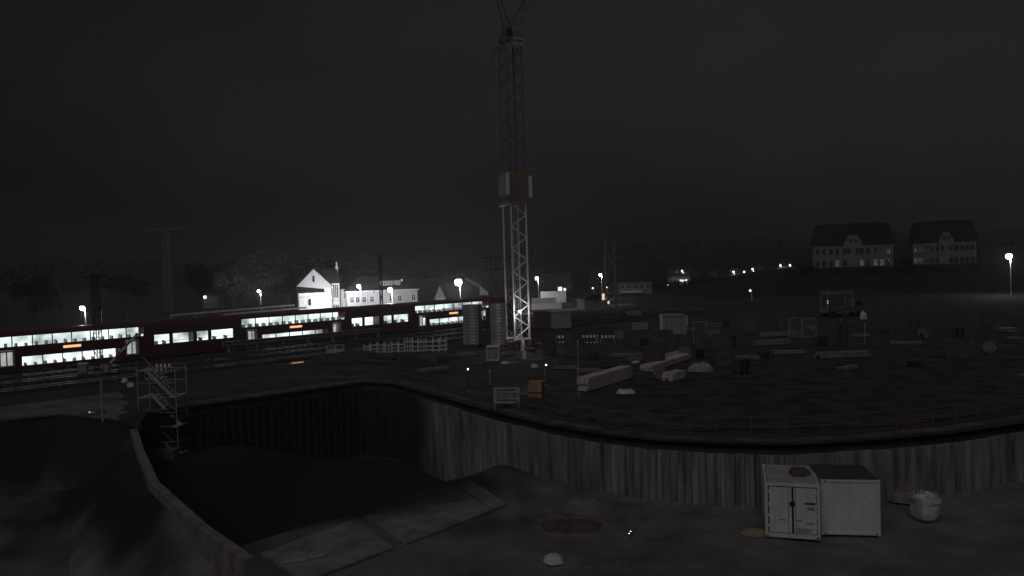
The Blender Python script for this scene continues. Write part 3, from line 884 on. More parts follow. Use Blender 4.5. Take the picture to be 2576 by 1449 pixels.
lm4, H4 = lattice('lattice_mast', 1534, 606, 785, 140, 27, 'tall dim lattice mast right of the crane', M['mast_dim'], taper=.85, panel=2.0, r=.09)
lm5, H5 = lattice('lattice_mast', 957, 640, 770, 119, 6, 'thin dark mast in front of the long white building', M['black'], taper=.9, r=.09, arms=((.55, -1.2, 1.1),))
sp = empty('signal_pole', gp(260, 905), 0, 'slim bright pole beside the left lattice mast', 'pole')
zt = at(253, 778, gp(260, 905).y).z
MB().tube((0, 0, 0), (0, 0, zt), .07, 8, .05).build('shaft', M['galv'], sp)
MB().cbox((0, -.05, zt + .15), (.3, .12, .5)).build('plate', M['black'], sp)
sp2 = empty('fence_pole', gp(259, 1062), 0, 'slim grey pole standing at the edge of the left yard', 'pole')
zt = at(247, 958, gp(259, 1062).y).z
MB().tube((0, 0, 0), (0, 0, zt), .06, 8).build('shaft', M['galv'], sp2)
MB().lathe([(.09, 0), (.1, .08), (.03, .14)], 8, (0, 0, zt)).build('cap', M['galv'], sp2)
def wire(a, b, sag, r, label):
    m = MB(); n = 18
    pts = [a.lerp(b, i / n) - Vector((0, 0, sag * 4 * (i / n) * (1 - i / n))) for i in range(n + 1)]
    m.path(pts, r, 4)
    tag(m.build('overhead_wire', M['wire']), label, 'wire', 'overhead wires of the railway')
wa = lm2.location + Vector((2.8, 0, H2 * .985 - .6)); wb = lm3.location + Vector((3.0, 0, H3 * .97 - .4))
wire(wa, wb, 1.6, .035, 'upper overhead wire running from the tall left mast to the crane')
wire(lm2.location + Vector((-2.6, 0, H2 * .985 - .6)), lm3.location + Vector((-2.0, 0, H3 * .97 - .6)), 2.0, .035, 'lower overhead wire running from the tall left mast to the crane')
wire(lm1.location + Vector((1.1, 0, H1 * .97)), lm5.location + Vector((0, 0, H5 * .62)), 1.2, .025, 'contact wire hanging in front of the red coaches')

# boom barrier and cabinet at left
ba, bb = gp(273, 942), at(347, 862, 76)
bo = empty('boom_barrier', flat(ba), 0, 'raised red and white boom barrier arm left of the striped boards', 'barrier')
v = bb - ba
arm = MB().box(0, v.length, -.06, .06, -.09, .09).build('arm', M['barrier_pole'], bo)
arm.rotation_euler = v.to_track_quat('X', 'Z').to_euler(); arm.location = (0, 0, .9)
MB().cbox((-.1, 0, .5), (.5, .4, 1.0)).build('drive_box', M['grey_paint'], bo)
MB().cbox((-.55, 0, .85), (.5, .25, .4)).build('counterweight', M['dark_concrete'], bo)
p = gp(210, 944)
cb = empty('switch_cabinet', p, R(5), 'grey trackside cabinet with a bright lid in front of the left coach', 'cabinet')
MB().box(-.4, .4, -.2, .25, .1, 1.15).build('body', M['grey_paint'], cb)
MB().box(-.45, .45, -.27, .3, 1.155, 1.22).build('lid', M['white_paint'], cb)  # light falling on the cabinet top put into the lid's white
MB().box(-.36, -.02, -.225, -.201, .2, 1.05).build('door', M['grey_paint'], cb)
MB().box(.02, .36, -.225, -.201, .2, 1.05).build('door', M['grey_paint'], cb)
MB().box(-.42, .42, -.22, .27, 0, .099).build('plinth', M['dark_concrete'], cb)

# ------------------------------------------------------------------ tower crane
cb_ = at(1307, 850, 88)
CR = R(28)
cr_ = empty('tower_crane', (cb_.x - .15, 88, 0), CR, 'tall red lattice tower crane with a white plate near its top', 'crane')
W = .95
SEC = 2.57
Z0 = at(1300, 850, 88).z
ZC0, ZC1 = at(1295, 514, 88).z, at(1295, 434, 88).z
ZTOP = at(1270, 112, 88).z
def chords(z0, z1, mt, hw=W, r=.075):
    m = MB()
    for sx_ in (-1, 1):
        for sy_ in (-1, 1): m.box(sx_ * hw - r, sx_ * hw + r, sy_ * hw - r, sy_ * hw + r, z0, z1)
    return m
nlow = round((ZC0 - Z0) / SEC); hs_ = (ZC0 - Z0) / nlow
diag_me = {}
def brace(h, face, flip, mt, key):
    k = (key, face, flip)
    if k not in diag_me:
        a = {'f': (Vector((-W, -W, 0)), Vector((W, -W, h))), 'b': (Vector((-W, W, 0)), Vector((W, W, h))), 'l': (Vector((-W, -W, 0)), Vector((-W, W, h))), 'r': (Vector((W, -W, 0)), Vector((W, W, h)))}[face]
        p0, p1 = a
        if flip: p0, p1 = Vector((p1.x, p1.y, 0)), Vector((p0.x, p0.y, h))
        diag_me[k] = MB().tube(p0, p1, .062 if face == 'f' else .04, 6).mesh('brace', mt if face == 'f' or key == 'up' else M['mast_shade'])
    return diag_me[k]
M['mast_shade'] = mat('mast_shade', (.3, .2, .18), .6, .25, 2)  # side and rear braces, shade put into the colour
M['mast_lit'] = (mat('mast_lit', (.78, .74, .72), .5, .15, 2, tint=(.84, .81, .79)))  # lower mast, lamplight put into a paler colour
def section(z, h, mt, key):
    s = empty('mast_section', (0, 0, z)); s.parent = cr_
    if key not in diag_me: diag_me[key] = MB().box(-.075, .075, -.075, .075, 0, h - .012).mesh('chord', mt)
    for sx_ in (-1, 1):
        for sy_ in (-1, 1): link('chord', diag_me[key], s, (sx_ * W, sy_ * W, 0))
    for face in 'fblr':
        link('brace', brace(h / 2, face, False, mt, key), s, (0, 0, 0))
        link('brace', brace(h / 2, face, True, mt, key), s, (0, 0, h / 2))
for i in range(nlow): section(Z0 + i * hs_, hs_, M['mast_lit'], 'low')
# climbing cage with white plates
WC = 1.12
for z in (ZC0, ZC1 - .3):
    MB().box(-WC, WC, -WC - .1, -WC + .1, z, z + .3).box(-WC, WC, WC - .1, WC + .1, z, z + .3).box(-WC - .1, -WC + .1, -WC + .1, WC - .1, z, z + .3).box(WC - .1, WC + .1, -WC + .1, WC - .1, z, z + .3).build('cage_ring', M['crane_yellow'], cr_)
for sx_ in (-1, 1):
    for sy_ in (-1, 1): MB().box(sx_ * WC - .07, sx_ * WC + .07, sy_ * WC - .07, sy_ * WC + .07, ZC0 + .3, ZC1 - .3).build('cage_post', M['crane_red'], cr_)
zm = (ZC0 + ZC1) / 2
m = MB()
for fy in (-WC, WC):
    m.tube((-WC, fy, zm + .1), (0, fy, ZC1 - .3), .05).tube((WC, fy, zm + .1), (0, fy, ZC1 - .3), .05).tube((-WC, fy, zm - .1), (0, fy, ZC0 + .3), .05).tube((WC, fy, zm - .1), (0, fy, ZC0 + .3), .05).tube((-WC, fy, zm), (WC, fy, zm), .05)
m.build('cage_brace', M['crane_red'], cr_)
for sx_, dz in ((-1, .25), (1, 0)):
    MB().box(sx_ * (WC + .32) - .2, sx_ * (WC + .32) + .2, -WC - .2, -WC - .12, ZC0 + .7 + dz, ZC1 - .45 + dz).build('white_plate', M['white_paint'], cr_)
MB().box(-WC - .25, -WC - .15, -WC + .3, WC, ZC0 + .9, ZC1 - .3).build('side_plate', M['grey_paint'], cr_)
MB().tube((-WC - 1.0, -.6, ZC0 - .25), (-WC, -1.0, ZC0 - .05), .06).tube((-WC - .8, .2, ZC0 - .3), (-WC, -.4, ZC0 - .2), .05).build('platform_rail', M['galv'], cr_)
# upper mast, its lack of yard light put into a darker colour
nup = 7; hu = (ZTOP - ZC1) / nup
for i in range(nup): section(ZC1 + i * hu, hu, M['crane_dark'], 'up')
m = MB()
for x in (-.12, .22):
    m.tube((x, .1, Z0), (x, .1, ZC0), .035, 5)
for i in range(int((ZC0 - Z0) / .35)): m.tube((-.12, .1, Z0 + i * .35), (.22, .1, Z0 + i * .35), .02, 4)
m.build('ladder', M['galv'], cr_)
# slewing unit, cab, plate, tower head, jibs
MB().lathe([(1.1, 0), (1.25, .2), (1.25, .55), (1.0, .75)], 16, (0, 0, ZTOP)).build('slewing_ring', M['crane_dark'], cr_)
MB().box(-1.0, 1.0, -1.0, 1.0, ZTOP + .76, ZTOP + 1.3).build('slewing_platform', M['crane_dark'], cr_)
sa, sb = at(1262, 108, 85.5), at(1291, 108, 85.5)
hd = empty('sign_board', (0, 0, 0)); hd.parent = cr_
zs0, zs1 = at(1276, 105, 85.5).z, at(1276, 73, 85.5).z
MB().box(-.2, 1.15, -1.35, -1.25, zs0, zs1 - .45).build('board', M['sign_white'], hd)
MB().box(-.2, 1.15, -1.36, -1.26, zs1 - .448, zs1).build('board_top', mat('sign_tan', (.24, .22, .17), .7, .15, 2), hd)
for i, (x, ww) in enumerate(((-.08, .17), (.15, .06), (.25, .17), (.47, .15), (.66, .06), (.76, .17))):
    MB().box(x, x + ww, -1.372, -1.351, zs0 + .42, zs0 + .62).build('letter', M['sign_ink'], hd)
MB().box(-1.05, -.3, -1.3, .2, ZTOP + .0, ZTOP + 1.6).build('cab', M['crane_dark'], cr_)
MB().box(-1.0, -.38, -1.32, -1.302, ZTOP + .5, ZTOP + 1.4).build('cab_window', M['glass_dark'], cr_)
MB().cbox((-.75, -1.0, ZTOP - .35), (.5, .4, .3)).build('floodlight', M['grey_paint'], cr_)
jb = MB()
base = Vector((0, 0, ZTOP + 1.4)); tip = base + Vector((13, 8, 17))
jd = (tip - base).normalized(); ja = jd.cross(Vector((0, 0, 1))).normalized(); ju = ja.cross(jd)
cs = [ja * .55 - ju * .4, -ja * .55 - ju * .4, ju * .55]
for c in cs: jb.tube(base + c, tip + c, .07, 5)
L = (tip - base).length; n = 14
for i in range(n):
    a = base + jd * (L * i / n); c = base + jd * (L * (i + 1) / n); e = base + jd * (L * (i + .5) / n)
    jb.tube(a + cs[0], e + cs[2], .04, 4).tube(e + cs[2], c + cs[0], .04, 4).tube(a + cs[1], e + cs[2], .04, 4).tube(e + cs[2], c + cs[1], .04, 4).tube(a + cs[0], c + cs[1], .04, 4)
jb.build('jib', M['crane_dark'], cr_)
MB().tube((-.6, 0, ZTOP + 1.3), (-2.2, -.5, ZTOP + 7), .12, 6).tube((.4, 0, ZTOP + 1.3), (-2.2, -.5, ZTOP + 7), .1, 6).build('a_frame', M['crane_dark'], cr_)
MB().tube((-.95, -.8, ZTOP + 1.25), (-3.6, -1.5, ZTOP - 3.2), .045, 4).build('hoist_rope', M['black'], cr_)
# base frame
MB().box(-3.6, 3.6, -.3, .3, .1, .45).box(-.3, .3, -3.6, -.301, .1, .45).box(-.3, .3, .301, 3.6, .1, .45).build('base_frame', M['rust'], cr_)
for sx_ in (-1, 1):
    for sy_ in (-1, 1): MB().box(sx_ * W - .12, sx_ * W + .12, sy_ * W - .12, sy_ * W + .12, .452, Z0 - .16).build('base_leg', M['crane_red'], cr_)
MB().box(-W - .15, W + .15, -W - .12, -W + .12, Z0 - .155, Z0 + .06).box(-W - .15, W + .15, W - .12, W + .12, Z0 - .155, Z0 + .06).build('base_beam', M['mast_lit'], cr_)

zl_ = at(1298, 783, 87).z
MB().box(-.62, -.5, -1.75, -1.55, zl_ - .12, zl_ + .12).build('mast_lamp', M['lamp_white'], cr_)
MB().box(-.95, -.5, -1.54, -1.45, zl_ - .04, zl_ + .04).box(-.95, -.87, -1.449, -W - .08, zl_ - .04, zl_ + .04).build('lamp_bracket', M['black'], cr_)
ld = bpy.data.lights.new('mast_lamp_light', 'POINT'); ld.energy = 130; ld.color = (.95, .96, 1.0); ld.shadow_soft_size = .1
lo = bpy.data.objects.new('mast_lamp_light', ld); col.objects.link(lo); lo.parent = cr_; lo.location = (-.56, -1.9, zl_)

# ballast slabs stacked on both sides of the base
def ballast(pxl, pxr, ybot, Y, n, hgt, rot, side, name):
    a, c = at(pxl, ybot, Y), at(pxr, ybot, Y)
    wd = (c.x - a.x)
    sl = MB().box(0, wd, 0, side, .012, hgt - .012).mesh('ballast_slab', M['block'])
    for i in range(n):
        o = link('ballast_slab', sl, None, (a.x + rnd.uniform(-.02, .02), Y + rnd.uniform(-.02, .02), a.z + i * hgt), rot)
        tag(o, 'concrete slab number %s from the bottom of the %s ballast stack' % (ORD[i], name), 'slab', 'crane ballast slabs')
        if i == n - 1: o['label'] = 'topmost concrete slab of the %s ballast stack' % name
        if i == 0: o['label'] = 'lowest concrete slab of the %s ballast stack' % name
        for x0, ww in ((.46, .05), (.54, .1), (.67, .1)):
            MB().box(0, wd * ww, -.012, .0, 0, hgt * rnd.uniform(.35, .6)).build('marking', M['marking'], o, (wd * x0, -.002, hgt * .25))
    f = empty('ballast_frame', (a.x, Y, 0), rot, 'dark steel skid under the %s ballast stack' % name, 'skid')
    MB().box(.1, wd - .1, .05, .3, 0, a.z).box(.1, wd - .1, side - .3, side - .05, 0, a.z).build('beam', M['rust'], f)
ballast(1166, 1206, 867, 91, 12, .388, R(-12), 1.9, 'left')
ballast(1235, 1270, 869, 89.5, 13, .372, R(-14), 1.6, 'right')
# cabinet in front
p = gp(1224, 914); q = gp(1256, 916)
wd = q.x - p.x; h = at(1224, 871, p.y).z
cbn = empty('power_cabinet', p, R(-10), 'grey power cabinet on the ground below the right ballast stack', 'cabinet')
MB().box(0, wd, 0, 1.0, .25, h).build('body', M['container'], cbn)
MB().box(.08, wd * .5 - .02, -.03, -.002, .4, h - .35).build('door', M['grey_paint'], cbn)
MB().box(wd * .5 + .02, wd - .08, -.03, -.002, .4, h - .35).build('door', M['grey_paint'], cbn)
MB().box(.1, wd - .1, -.02, -.002, h - .3, h - .15).build('name_plate', M['seal'], cbn)
MB().box(-.05, wd + .05, -.05, 1.05, 0, .248).build('plinth', M['brown'], cbn)
# concrete skip and two tarps
p = gp(1288, 893)
sk = empty('concrete_skip', p, 0, 'yellowish concrete skip hanging on a stand under the crane', 'skip')
MB().lathe([(.14, .45), (.16, .6), (.52, 1.35), (.52, 1.5)], 12).build('hopper', M['crane_yellow'], sk)
m = MB()
for a in range(4): m.tube((.45 * math.cos(a * 1.57 + .8), .45 * math.sin(a * 1.57 + .8), 0), (.5 * math.cos(a * 1.57 + .8), .5 * math.sin(a * 1.57 + .8), 1.3), .03)
m.build('stand', M['rust'], sk)
def crumple(name, w_, d_, h_, seed, mt, loc, label, cat, rz=0, n=14, sharp=1.0):
    r2 = random.Random(seed)
    vs, fs = [], []
    for j in range(n + 1):
        for i in range(n + 1):
            u, v_ = i / n * 2 - 1, j / n * 2 - 1
            rr = max(abs(u), abs(v_))
            u, v_ = u * math.sqrt(1 - v_ * v_ / 2), v_ * math.sqrt(1 - u * u / 2)
            nn = mnoise.fractal(Vector((u * 1.7 + seed, v_ * 1.7, seed * .37)), .8, 2.2, 4)
            z = h_ * max(0, (1 - rr ** (3.2 if sharp else 2.0))) ** .75 * (.85 + .3 * nn * max(sharp, 1))
            vs.append((u * w_ / 2 * (1 + .15 * nn), v_ * d_ / 2 * (1 + .15 * nn), max(0, z)))
    for j in range(n):
        for i in range(n):
            a = j * (n + 1) + i
            fs.append((a, a + 1, a + n + 2, a + n + 1))
    o = MB().add(vs, fs).build(name, mt, None, loc, rz, True)
    return tag(o, label, cat)
crumple('tarpaulin', .55, .5, 1.35, 3, M['bag'], gp(1316, 884), 'white tarpaulin draped over gear right below the crane mast', 'tarpaulin')
crumple('tarpaulin', .5, .5, .95, 9, M['bag'], gp(1320, 904), 'second white tarpaulin nearest to the crane foot', 'tarpaulin')
crumple('tarpaulin', .9, .6, .3, 4, M['bag'], gp(1270, 916), 'flat white tarpaulin on the ground right of the power cabinet', 'tarpaulin')

# excavator arm behind the train
p = at(1232, 742, 136)
ex = empty('excavator', (p.x, p.y, 0), 0, 'excavator with pale bucket raised behind the train left of the crane', 'excavator')
s_ = 136 / FPX
def exz(y): return at(1232, y, 136).z
MB().box(-1.6, 2.2, -1.2, 1.2, 1.2, 2.6).build('body', M['truck_body'], ex)
MB().box(-1.5, -.1, -1.1, .2, 2.61, 4.2).build('cab', M['glass_dark'], ex)
for y in (-1.3, .8): MB().box(-2, 2.2, y, y + .5, .1, 1.1).build('track', M['black'], ex)
MB().add([(-1.7, -.4, exz(718)), (-.25, -.4, exz(735)), (-.25, -.4, exz(742)), (-1.75, -.4, exz(741)), (-1.7, .6, exz(718)), (-.25, .6, exz(735)), (-.25, .6, exz(742)), (-1.75, .6, exz(741))], [(0, 1, 2, 3), (7, 6, 5, 4), (0, 4, 5, 1), (1, 5, 6, 2), (2, 6, 7, 3), (3, 7, 4, 0)]).build('bucket', M['galv'], ex)
MB().tube((-4.3, 0, exz(697)), (-1.6, 0, exz(716)), .08).tube((-4.2, .3, exz(700)), (-1.6, .3, exz(723)), .07).build('boom', M['galv'], ex)
MB().tube((0, 0, 2.6), (-.6, 0, exz(735)), .16).build('stick', M['truck_body'], ex)

# ------------------------------------------------------------------ building-site gear
def barrier(p, wd, rot, h, label, low=True):
    o = empty('barrier_board', p, rot, label, 'barrier', 'red and white barrier boards')
    MB().box(0, wd, -.02, .02, h - .32, h).build('board', M['barrier'], o)
    if low: MB().box(0, wd, -.02, .02, .25, .37).build('lower_board', M['barrier'], o)
    for x in (.15, wd - .15):
        MB().box(x - .03, x + .03, .021, .07, .08, h - .05).build('post', M['galv'], o)
        MB().box(x - .12, x + .12, -.3, .3, 0, .079).build('foot', M['black'], o)
p = gp(1392, 868)
barrier(p, gp(1438, 868).x - p.x, R(1), 1.1, 'red and white barrier board left of the other two near the gravel heap')
p = gp(1462, 869)
barrier(p, gp(1506, 869).x - p.x, R(0), 1.2, 'middle red and white barrier board with a second stripe below')
p = gp(1509, 870)
barrier(p, gp(1552, 870).x - p.x, R(0), 1.2, 'right red and white barrier board of the group of three', False)
p = gp(360, 962)
barrier(p, 2.0, R(32), 1.15, 'nearer striped barrier board at left, turned away from the camera')
p = gp(388, 940)
barrier(p, 1.9, R(-3), .95, 'farther striped barrier board at left, tapering to the right', False)
for k, (x, y, lb_) in enumerate(((330, 973, 'small pale block left of the striped boards'), (315, 962, 'pale stone lying left of the striped boards'), (1345, 925, 'small pale block right of the crane foot'))):
    o = crumple('block', .7, .5, .4, 20 + k, M['bag'], gp(x, y), lb_, 'block')

# galvanised stacking frames beside the crane
fr = None
P0, P1 = gp(915, 889), gp(1124, 882)
nfr = 12
for i in range(nfr):
    t = (i + .5) / nfr
    pos = P0.lerp(P1, t) + Vector((0, rnd.uniform(-.5, .5), 0))
    big = i >= 6
    lbl = ['leftmost', 'second from left', 'third from left', 'fourth from left', 'fifth from left', 'sixth from left', 'sixth from right', 'fifth from right', 'fourth from right', 'third from right', 'second from right', 'rightmost'][i]
    if fr is None:
        fr = empty('stacking_frame', pos, 0)
        me_p = MB().box(-.03, .03, -.03, .03, 0, 1.25).mesh('post', M['galv_lit'])
        for x in (-.34, .34):
            for y in (-.45, .45): link('post', me_p, fr, (x, y, 0))
        me_r = MB().box(-.31, .31, -.025, .025, -.025, .025).mesh('rail', M['galv_lit'])
        for y in (-.45, .45):
            for z in (.12, .5, .92): link('rail', me_r, fr, (0, y, z))
        me_s = MB().box(-.025, .025, -.42, .42, -.025, .025).mesh('rail', M['galv_lit'])
        for x in (-.34, .34):
            for z in (.12, .92): link('rail', me_s, fr, (x, 0, z))
        o = fr
    else: o = copy_tree(fr)
    o.location = pos; o.rotation_euler = (0, 0, R(rnd.uniform(-14, 14)))
    o.scale = (1, 1, (1.25 if big else .95) * rnd.uniform(.92, 1.08))
    tag(o, 'galvanised steel stacking frame, %s in the row beside the ballast' % lbl, 'stacking frame', 'stacking frames in a row')

def bundle(p, q, nx, nz, bw_, bh, label, mt, gap=.02, strap=True, z0=.12):
    d = flat(q) - flat(p); L = d.length
    o = empty('timber_bundle', flat(p, z0 - .12 + p.z), math.atan2(d.y, d.x), label, 'timber')
    for j in range(nz):
        for i in range(nx):
            dx_ = rnd.uniform(-.15, .15)
            MB().box(dx_, L + dx_, i * (bw_ + gap), i * (bw_ + gap) + bw_, .12 + j * (bh + gap * .5), .12 + j * (bh + gap * .5) + bh).build('beam', mt, o)
    for f in (.15, .8): MB().box(L * f, L * f + .12, 0, nx * (bw_ + gap), 0, .118).build('bearer', M['timber_dark'], o)
    if strap: MB().box(L * .5, L * .5 + .04, -.012, nx * (bw_ + gap), .1, .12 + nz * (bh + gap * .5) + .012).build('strap', M['black'], o)
    return o
bundle(gp(1480, 988), gp(1590, 954), 3, 4, .3, .24, 'pale beam bundle beside the crumpled foil right of the pit fence', M['timber_grey'])
o = bundle(gp(1476, 968), gp(1588, 936), 2, 1, .4, .2, 'thin planks lying behind the pale beam bundle', M['timber'])
bundle(gp(1642, 938), gp(1738, 905), 4, 3, .28, .16, 'layered plank stack right of the beam bundle, before the wrapped bale', M['timber_grey'])
bundle(gp(1640, 915), gp(1730, 886), 2, 1, .4, .15, 'single layer of planks behind the layered plank stack', M['timber'])
bundle(gp(1692, 963), gp(1724, 954), 3, 3, .3, .2, 'short block of planks in front of the wrapped bale', M['timber_grey'])
bundle(gp(905, 893), gp(985, 912), 3, 2, .2, .2, 'weathered planks at the left end of the stacking frames', M['timber_dark'])
bundle(gp(912, 914), gp(1000, 918), 3, 1, .25, .2, 'low timber pile at the corner of the pit', M['timber_dark'])
bundle(gp(2060, 905), gp(2190, 900), 3, 2, .3, .25, 'grey beams lying on the dark ground right of centre', M['dark_concrete'], strap=False)
bundle(gp(1915, 850), gp(2015, 846), 2, 2, .3, .25, 'flat beams lying below the leaning fence frames', M['dark_concrete'], strap=False)
bundle(gp(1905, 872), gp(1990, 868), 3, 2, .3, .25, 'nearer flat beams lying below the leaning fence frames', M['dark_concrete'], strap=False)
crumple('plastic_foil', 1.5, .8, .34, 8, M['foil'], gp(1575, 990), 'crumpled clear plastic foil on the ground below the beam bundle', 'foil', n=22, sharp=1.1)
crumple('wrapped_bale', 2.3, 1.1, .8, 13, M['foil_thin'], gp(1762, 934), 'pale foil-wrapped bale at the right end of the plank stacks', 'bale', n=20)
for k, (x, y) in enumerate(((1598, 905), (1622, 898), (1650, 893))):
    crumple('plastic_foil', .9, .4, .22, 30 + k, M['foil'], gp(x, y + 8), ['left', 'middle', 'right'][k] + ' strip of glinting foil behind the plank stacks', 'foil', R(20))

# low dark clutter over the site right of the crane
r3 = random.Random(21)
M['clutter'] = mat('clutter', (.1, .092, .09), .85, .5, 1.1, world=True)
M['clutter_pale'] = mat('clutter_pale', (.2, .19, .18), .8, .4, 1.1, world=True)
plk = MB().box(0, 1.2, 0, .1, 0, .025).mesh('slat', M['clutter'])
blk = MB().box(0, .1, 0, .8, 0, .1).mesh('block', M['clutter'])
def pallet_stack(n):
    o = empty('pallet_stack', (0, 0, 0), 0, 'low stack of dark wooden pallets among the clutter right of the crane', 'pallet', 'pallet stacks on the dark site')
    for k in range(n):
        for i in range(5): link('slat', plk, o, (0, i * .175, k * .15 + .102))
        for i in range(3): link('skid', blk, o, (i * .55, 0, k * .15))
    return o
def pipe_bundle(n, L):
    o = empty('pipe_bundle', (0, 0, 0), 0, 'small bundle of grey pipes lying among the clutter right of the crane', 'pipes', 'pipe bundles on the dark site')
    me_ = MB().tube((0, 0, 0), (L, 0, 0), .09, 8).mesh('pipe', M['clutter_pale'])
    for r in range(2):
        for i in range(n - r): link('pipe', me_, o, (r3.uniform(-.1, .1), i * .185 + r * .093, .1 + r * .16))
    return o
def form_panel(w_, h):
    o = empty('formwork_panel', (0, 0, 0), 0, 'dark formwork panel propped up among the clutter right of the crane', 'formwork', 'formwork panels on the dark site')
    MB().box(0, w_, 0, .03, .05, h).build('sheet', M['clutter'], o)
    for z in (.2, h * .5, h - .2): MB().box(0, w_, .031, .12, z - .05, z + .05).build('waler', M['clutter_pale'], o)
    for x in (.2, w_ - .2): MB().tube((x, .12, h * .8), (x, h * .6, .0), .03, 5).build('prop', M['clutter_pale'], o)
    MB().box(0, w_, -.05, .15, 0, .049).build('sole', M['clutter'], o)
    return o
def drum():
    o = empty('cable_drum', (0, 0, 0), 0, 'wooden cable drum standing among the clutter right of the crane', 'drum', 'cable drums on the dark site')
    for y in (0, .6): MB().tube((0, y, .55), (0, y + .06, .55), .55, 18).build('flange', M['clutter_pale'], o)
    MB().tube((0, .06, .55), (0, .6, .55), .3, 14).build('core', M['clutter'], o)
    return o
protos = [pallet_stack(5), pipe_bundle(6, 3.0), form_panel(2.4, 1.9), drum(), pallet_stack(8), form_panel(1.6, 2.4), pipe_bundle(4, 2.2)]
spots = [(1610, 868), (1645, 850), (1760, 880), (1800, 850), (1835, 872), (1870, 838), (1850, 905), (1905, 905), (1950, 892), (1960, 832), (2045, 838), (2060, 872), (2110, 876), (2150, 850), (2215, 842), (2240, 868), (2280, 838), (2330, 852), (2400, 850), (2460, 836), (2120, 935), (2280, 925), (1700, 836), (1640, 872), (1560, 855), (1440, 878), (1420, 900), (1395, 930), (1480, 905), (1540, 900), (2380, 900), (2490, 890), (1820, 822), (2000, 815), (1150, 900), (1100, 915), (1060, 940), (1620, 930), (1660, 955), (1750, 905), (1800, 920), (1580, 912), (1520, 940), (1450, 940), (1680, 882), (1720, 900), (1860, 945), (1365, 895), (1348, 872)]
where = ['just left of the tall grey hut', 'behind the barrier boards toward the tan crate', 'in front of the fence panels beside the tall grey hut', 'behind the second fence panel', 'right of the fence panels', 'far behind the fence panels', 'between the wrapped bale and the flat beams', 'in front of the nearer flat beams', 'right of the nearer flat beams', 'behind the leaning fence frames', 'between the leaning frames and the parked truck', 'in front of the leaning fence frame nearest the truck', 'below the short twin post', 'between the twin post and the pale sack', 'right of the pale sack beside the truck', 'right of the slim pale pole', 'behind the slim pale pole toward the villas', 'alone in the yard below the gap between the villas', 'below the right villa in the dark yard', 'farthest right, below the dazzling edge lamp', 'in front of the grey beams on dark ground', 'right of the grey beams on dark ground', 'between the tan crate and the tall grey hut', 'directly before the corner of the tall grey hut', 'right beside the rightmost barrier board', 'in front of the gap between the barrier boards', 'left of the thin pole before the barrier boards', 'behind the tan cabinet by the pit fence', 'right of the thin pole before the barrier boards', 'behind the thin planks of the beam bundle', 'on the empty ground right of the grey beams', 'on the empty ground nearest the right edge', 'far behind the tall grey hut', 'far behind the leaning fence frames', 'in front of the left ballast stack', 'between the stacking frames and the pit', 'beside the dark earth heap at the pit', 'between the beam bundle and the layered plank stack', 'in front of the layered plank stack', 'behind the foil-wrapped bale', 'right of the foil-wrapped bale', 'behind the upper end of the beam bundle', 'just behind the pale beam bundle', 'left of the pale beam bundle', 'behind the single layer of planks', 'against the right end of the plank stacks', 'on open ground right of the short plank block', 'right of the crane foot', 'between the crane foot and the reddish hut']
for k, (x, y) in enumerate(spots):
    o = protos[k % 7] if k < 7 else copy_tree(protos[k % 7])
    o.location = gp(x, y) + Vector((0, 0, .04)); o.rotation_euler = (0, 0, R(r3.uniform(-35, 35)))
    o.scale = (1, 1, r3.uniform(.85, 1.1))
    o['label'] = ['low stack of dark wooden pallets', 'bundle of grey pipes', 'wide dark formwork panel', 'wooden cable drum', 'taller stack of dark pallets', 'narrow dark formwork panel', 'short bundle of grey pipes'][k % 7] + ' ' + where[k]

# site huts and containers in the middle distance
def corrugated(o, wd, d_, h, mt, pitch=.28, name='side_wall'):
    m = MB(); n = int(wd / pitch)
    xs = [i * wd / n for i in range(n + 1)]
    pts = []
    for i, x in enumerate(xs): pts.append((x, 0 if (i // 1) % 2 else .05))
    vs = [(x, y, .15) for x, y in pts] + [(x, y, h) for x, y in pts]
    k = len(pts)
    m.add(vs, [(i, i + 1, k + i + 1, k + i) for i in range(k - 1)])
    m.build(name, mt, o)
    MB().box(0, wd, .06, d_, .15, h).build('body', mt, o)
    MB().box(-.05, wd + .05, -.05, d_ + .05, h + .003, h + .12).build('roof', mt, o)
    MB().box(0, wd, 0, d_, 0, .148).build('floor_frame', M['black'], o)
p = gp(1388, 829)
hg = empty('site_hut', p, R(6), 'greenish ribbed site hut behind the barrier boards', 'hut')
corrugated(hg, gp(1437, 826).x - p.x, 2.4, 2.5, M['hut_green'])
p = gp(1347, 829)
hr_ = empty('site_hut', p, R(5), 'dark reddish site hut directly left of the greenish ribbed hut', 'hut')
corrugated(hr_, gp(1387, 829).x - p.x - .1, 2.2, 2.45, M['hut_red'])
p = gp(1668, 866)
hw_ = empty('site_hut', p, R(-4), 'tall grey site hut with a pale corner panel right of centre', 'hut')
wd = gp(1728, 866).x - p.x; h = at(1668, 796, p.y).z
corrugated(hw_, wd, 2.6, h, M['grey_paint'])
MB().box(wd - .05, wd + .3, -.1, -.051, h - 1.2, h).build('corner_panel', M['sign_white'], hw_)
MB().box(wd + .02, wd + .12, -.05, .05, 0, h - 1.2).build('corner_post', M['galv'], hw_)
for k, (x, y, sz, mt_, lb_) in enumerate(((1595, 832, (2.0, 1.2, .9), 'sand', 'tan crate between the barrier boards and the tall grey hut'), (1582, 796, (2.4, 1.3, .7), 'villa', 'pale crate far behind the tan crate'))):
    p = gp(x, y)
    o = empty('crate', p, R(5), lb_, 'crate')
    MB().box(0, sz[0], 0, sz[1], .12, sz[2]).build('body', M[mt_], o)
    MB().box(-.04, sz[0] + .04, -.04, sz[1] + .04, sz[2] + .002, sz[2] + .07).build('lid', M[mt_], o)
    for f in (.05, .45, .85): MB().box(sz[0] * f, sz[0] * f + .12, 0, sz[1], 0, .118).build('skid', M['timber_dark'], o)
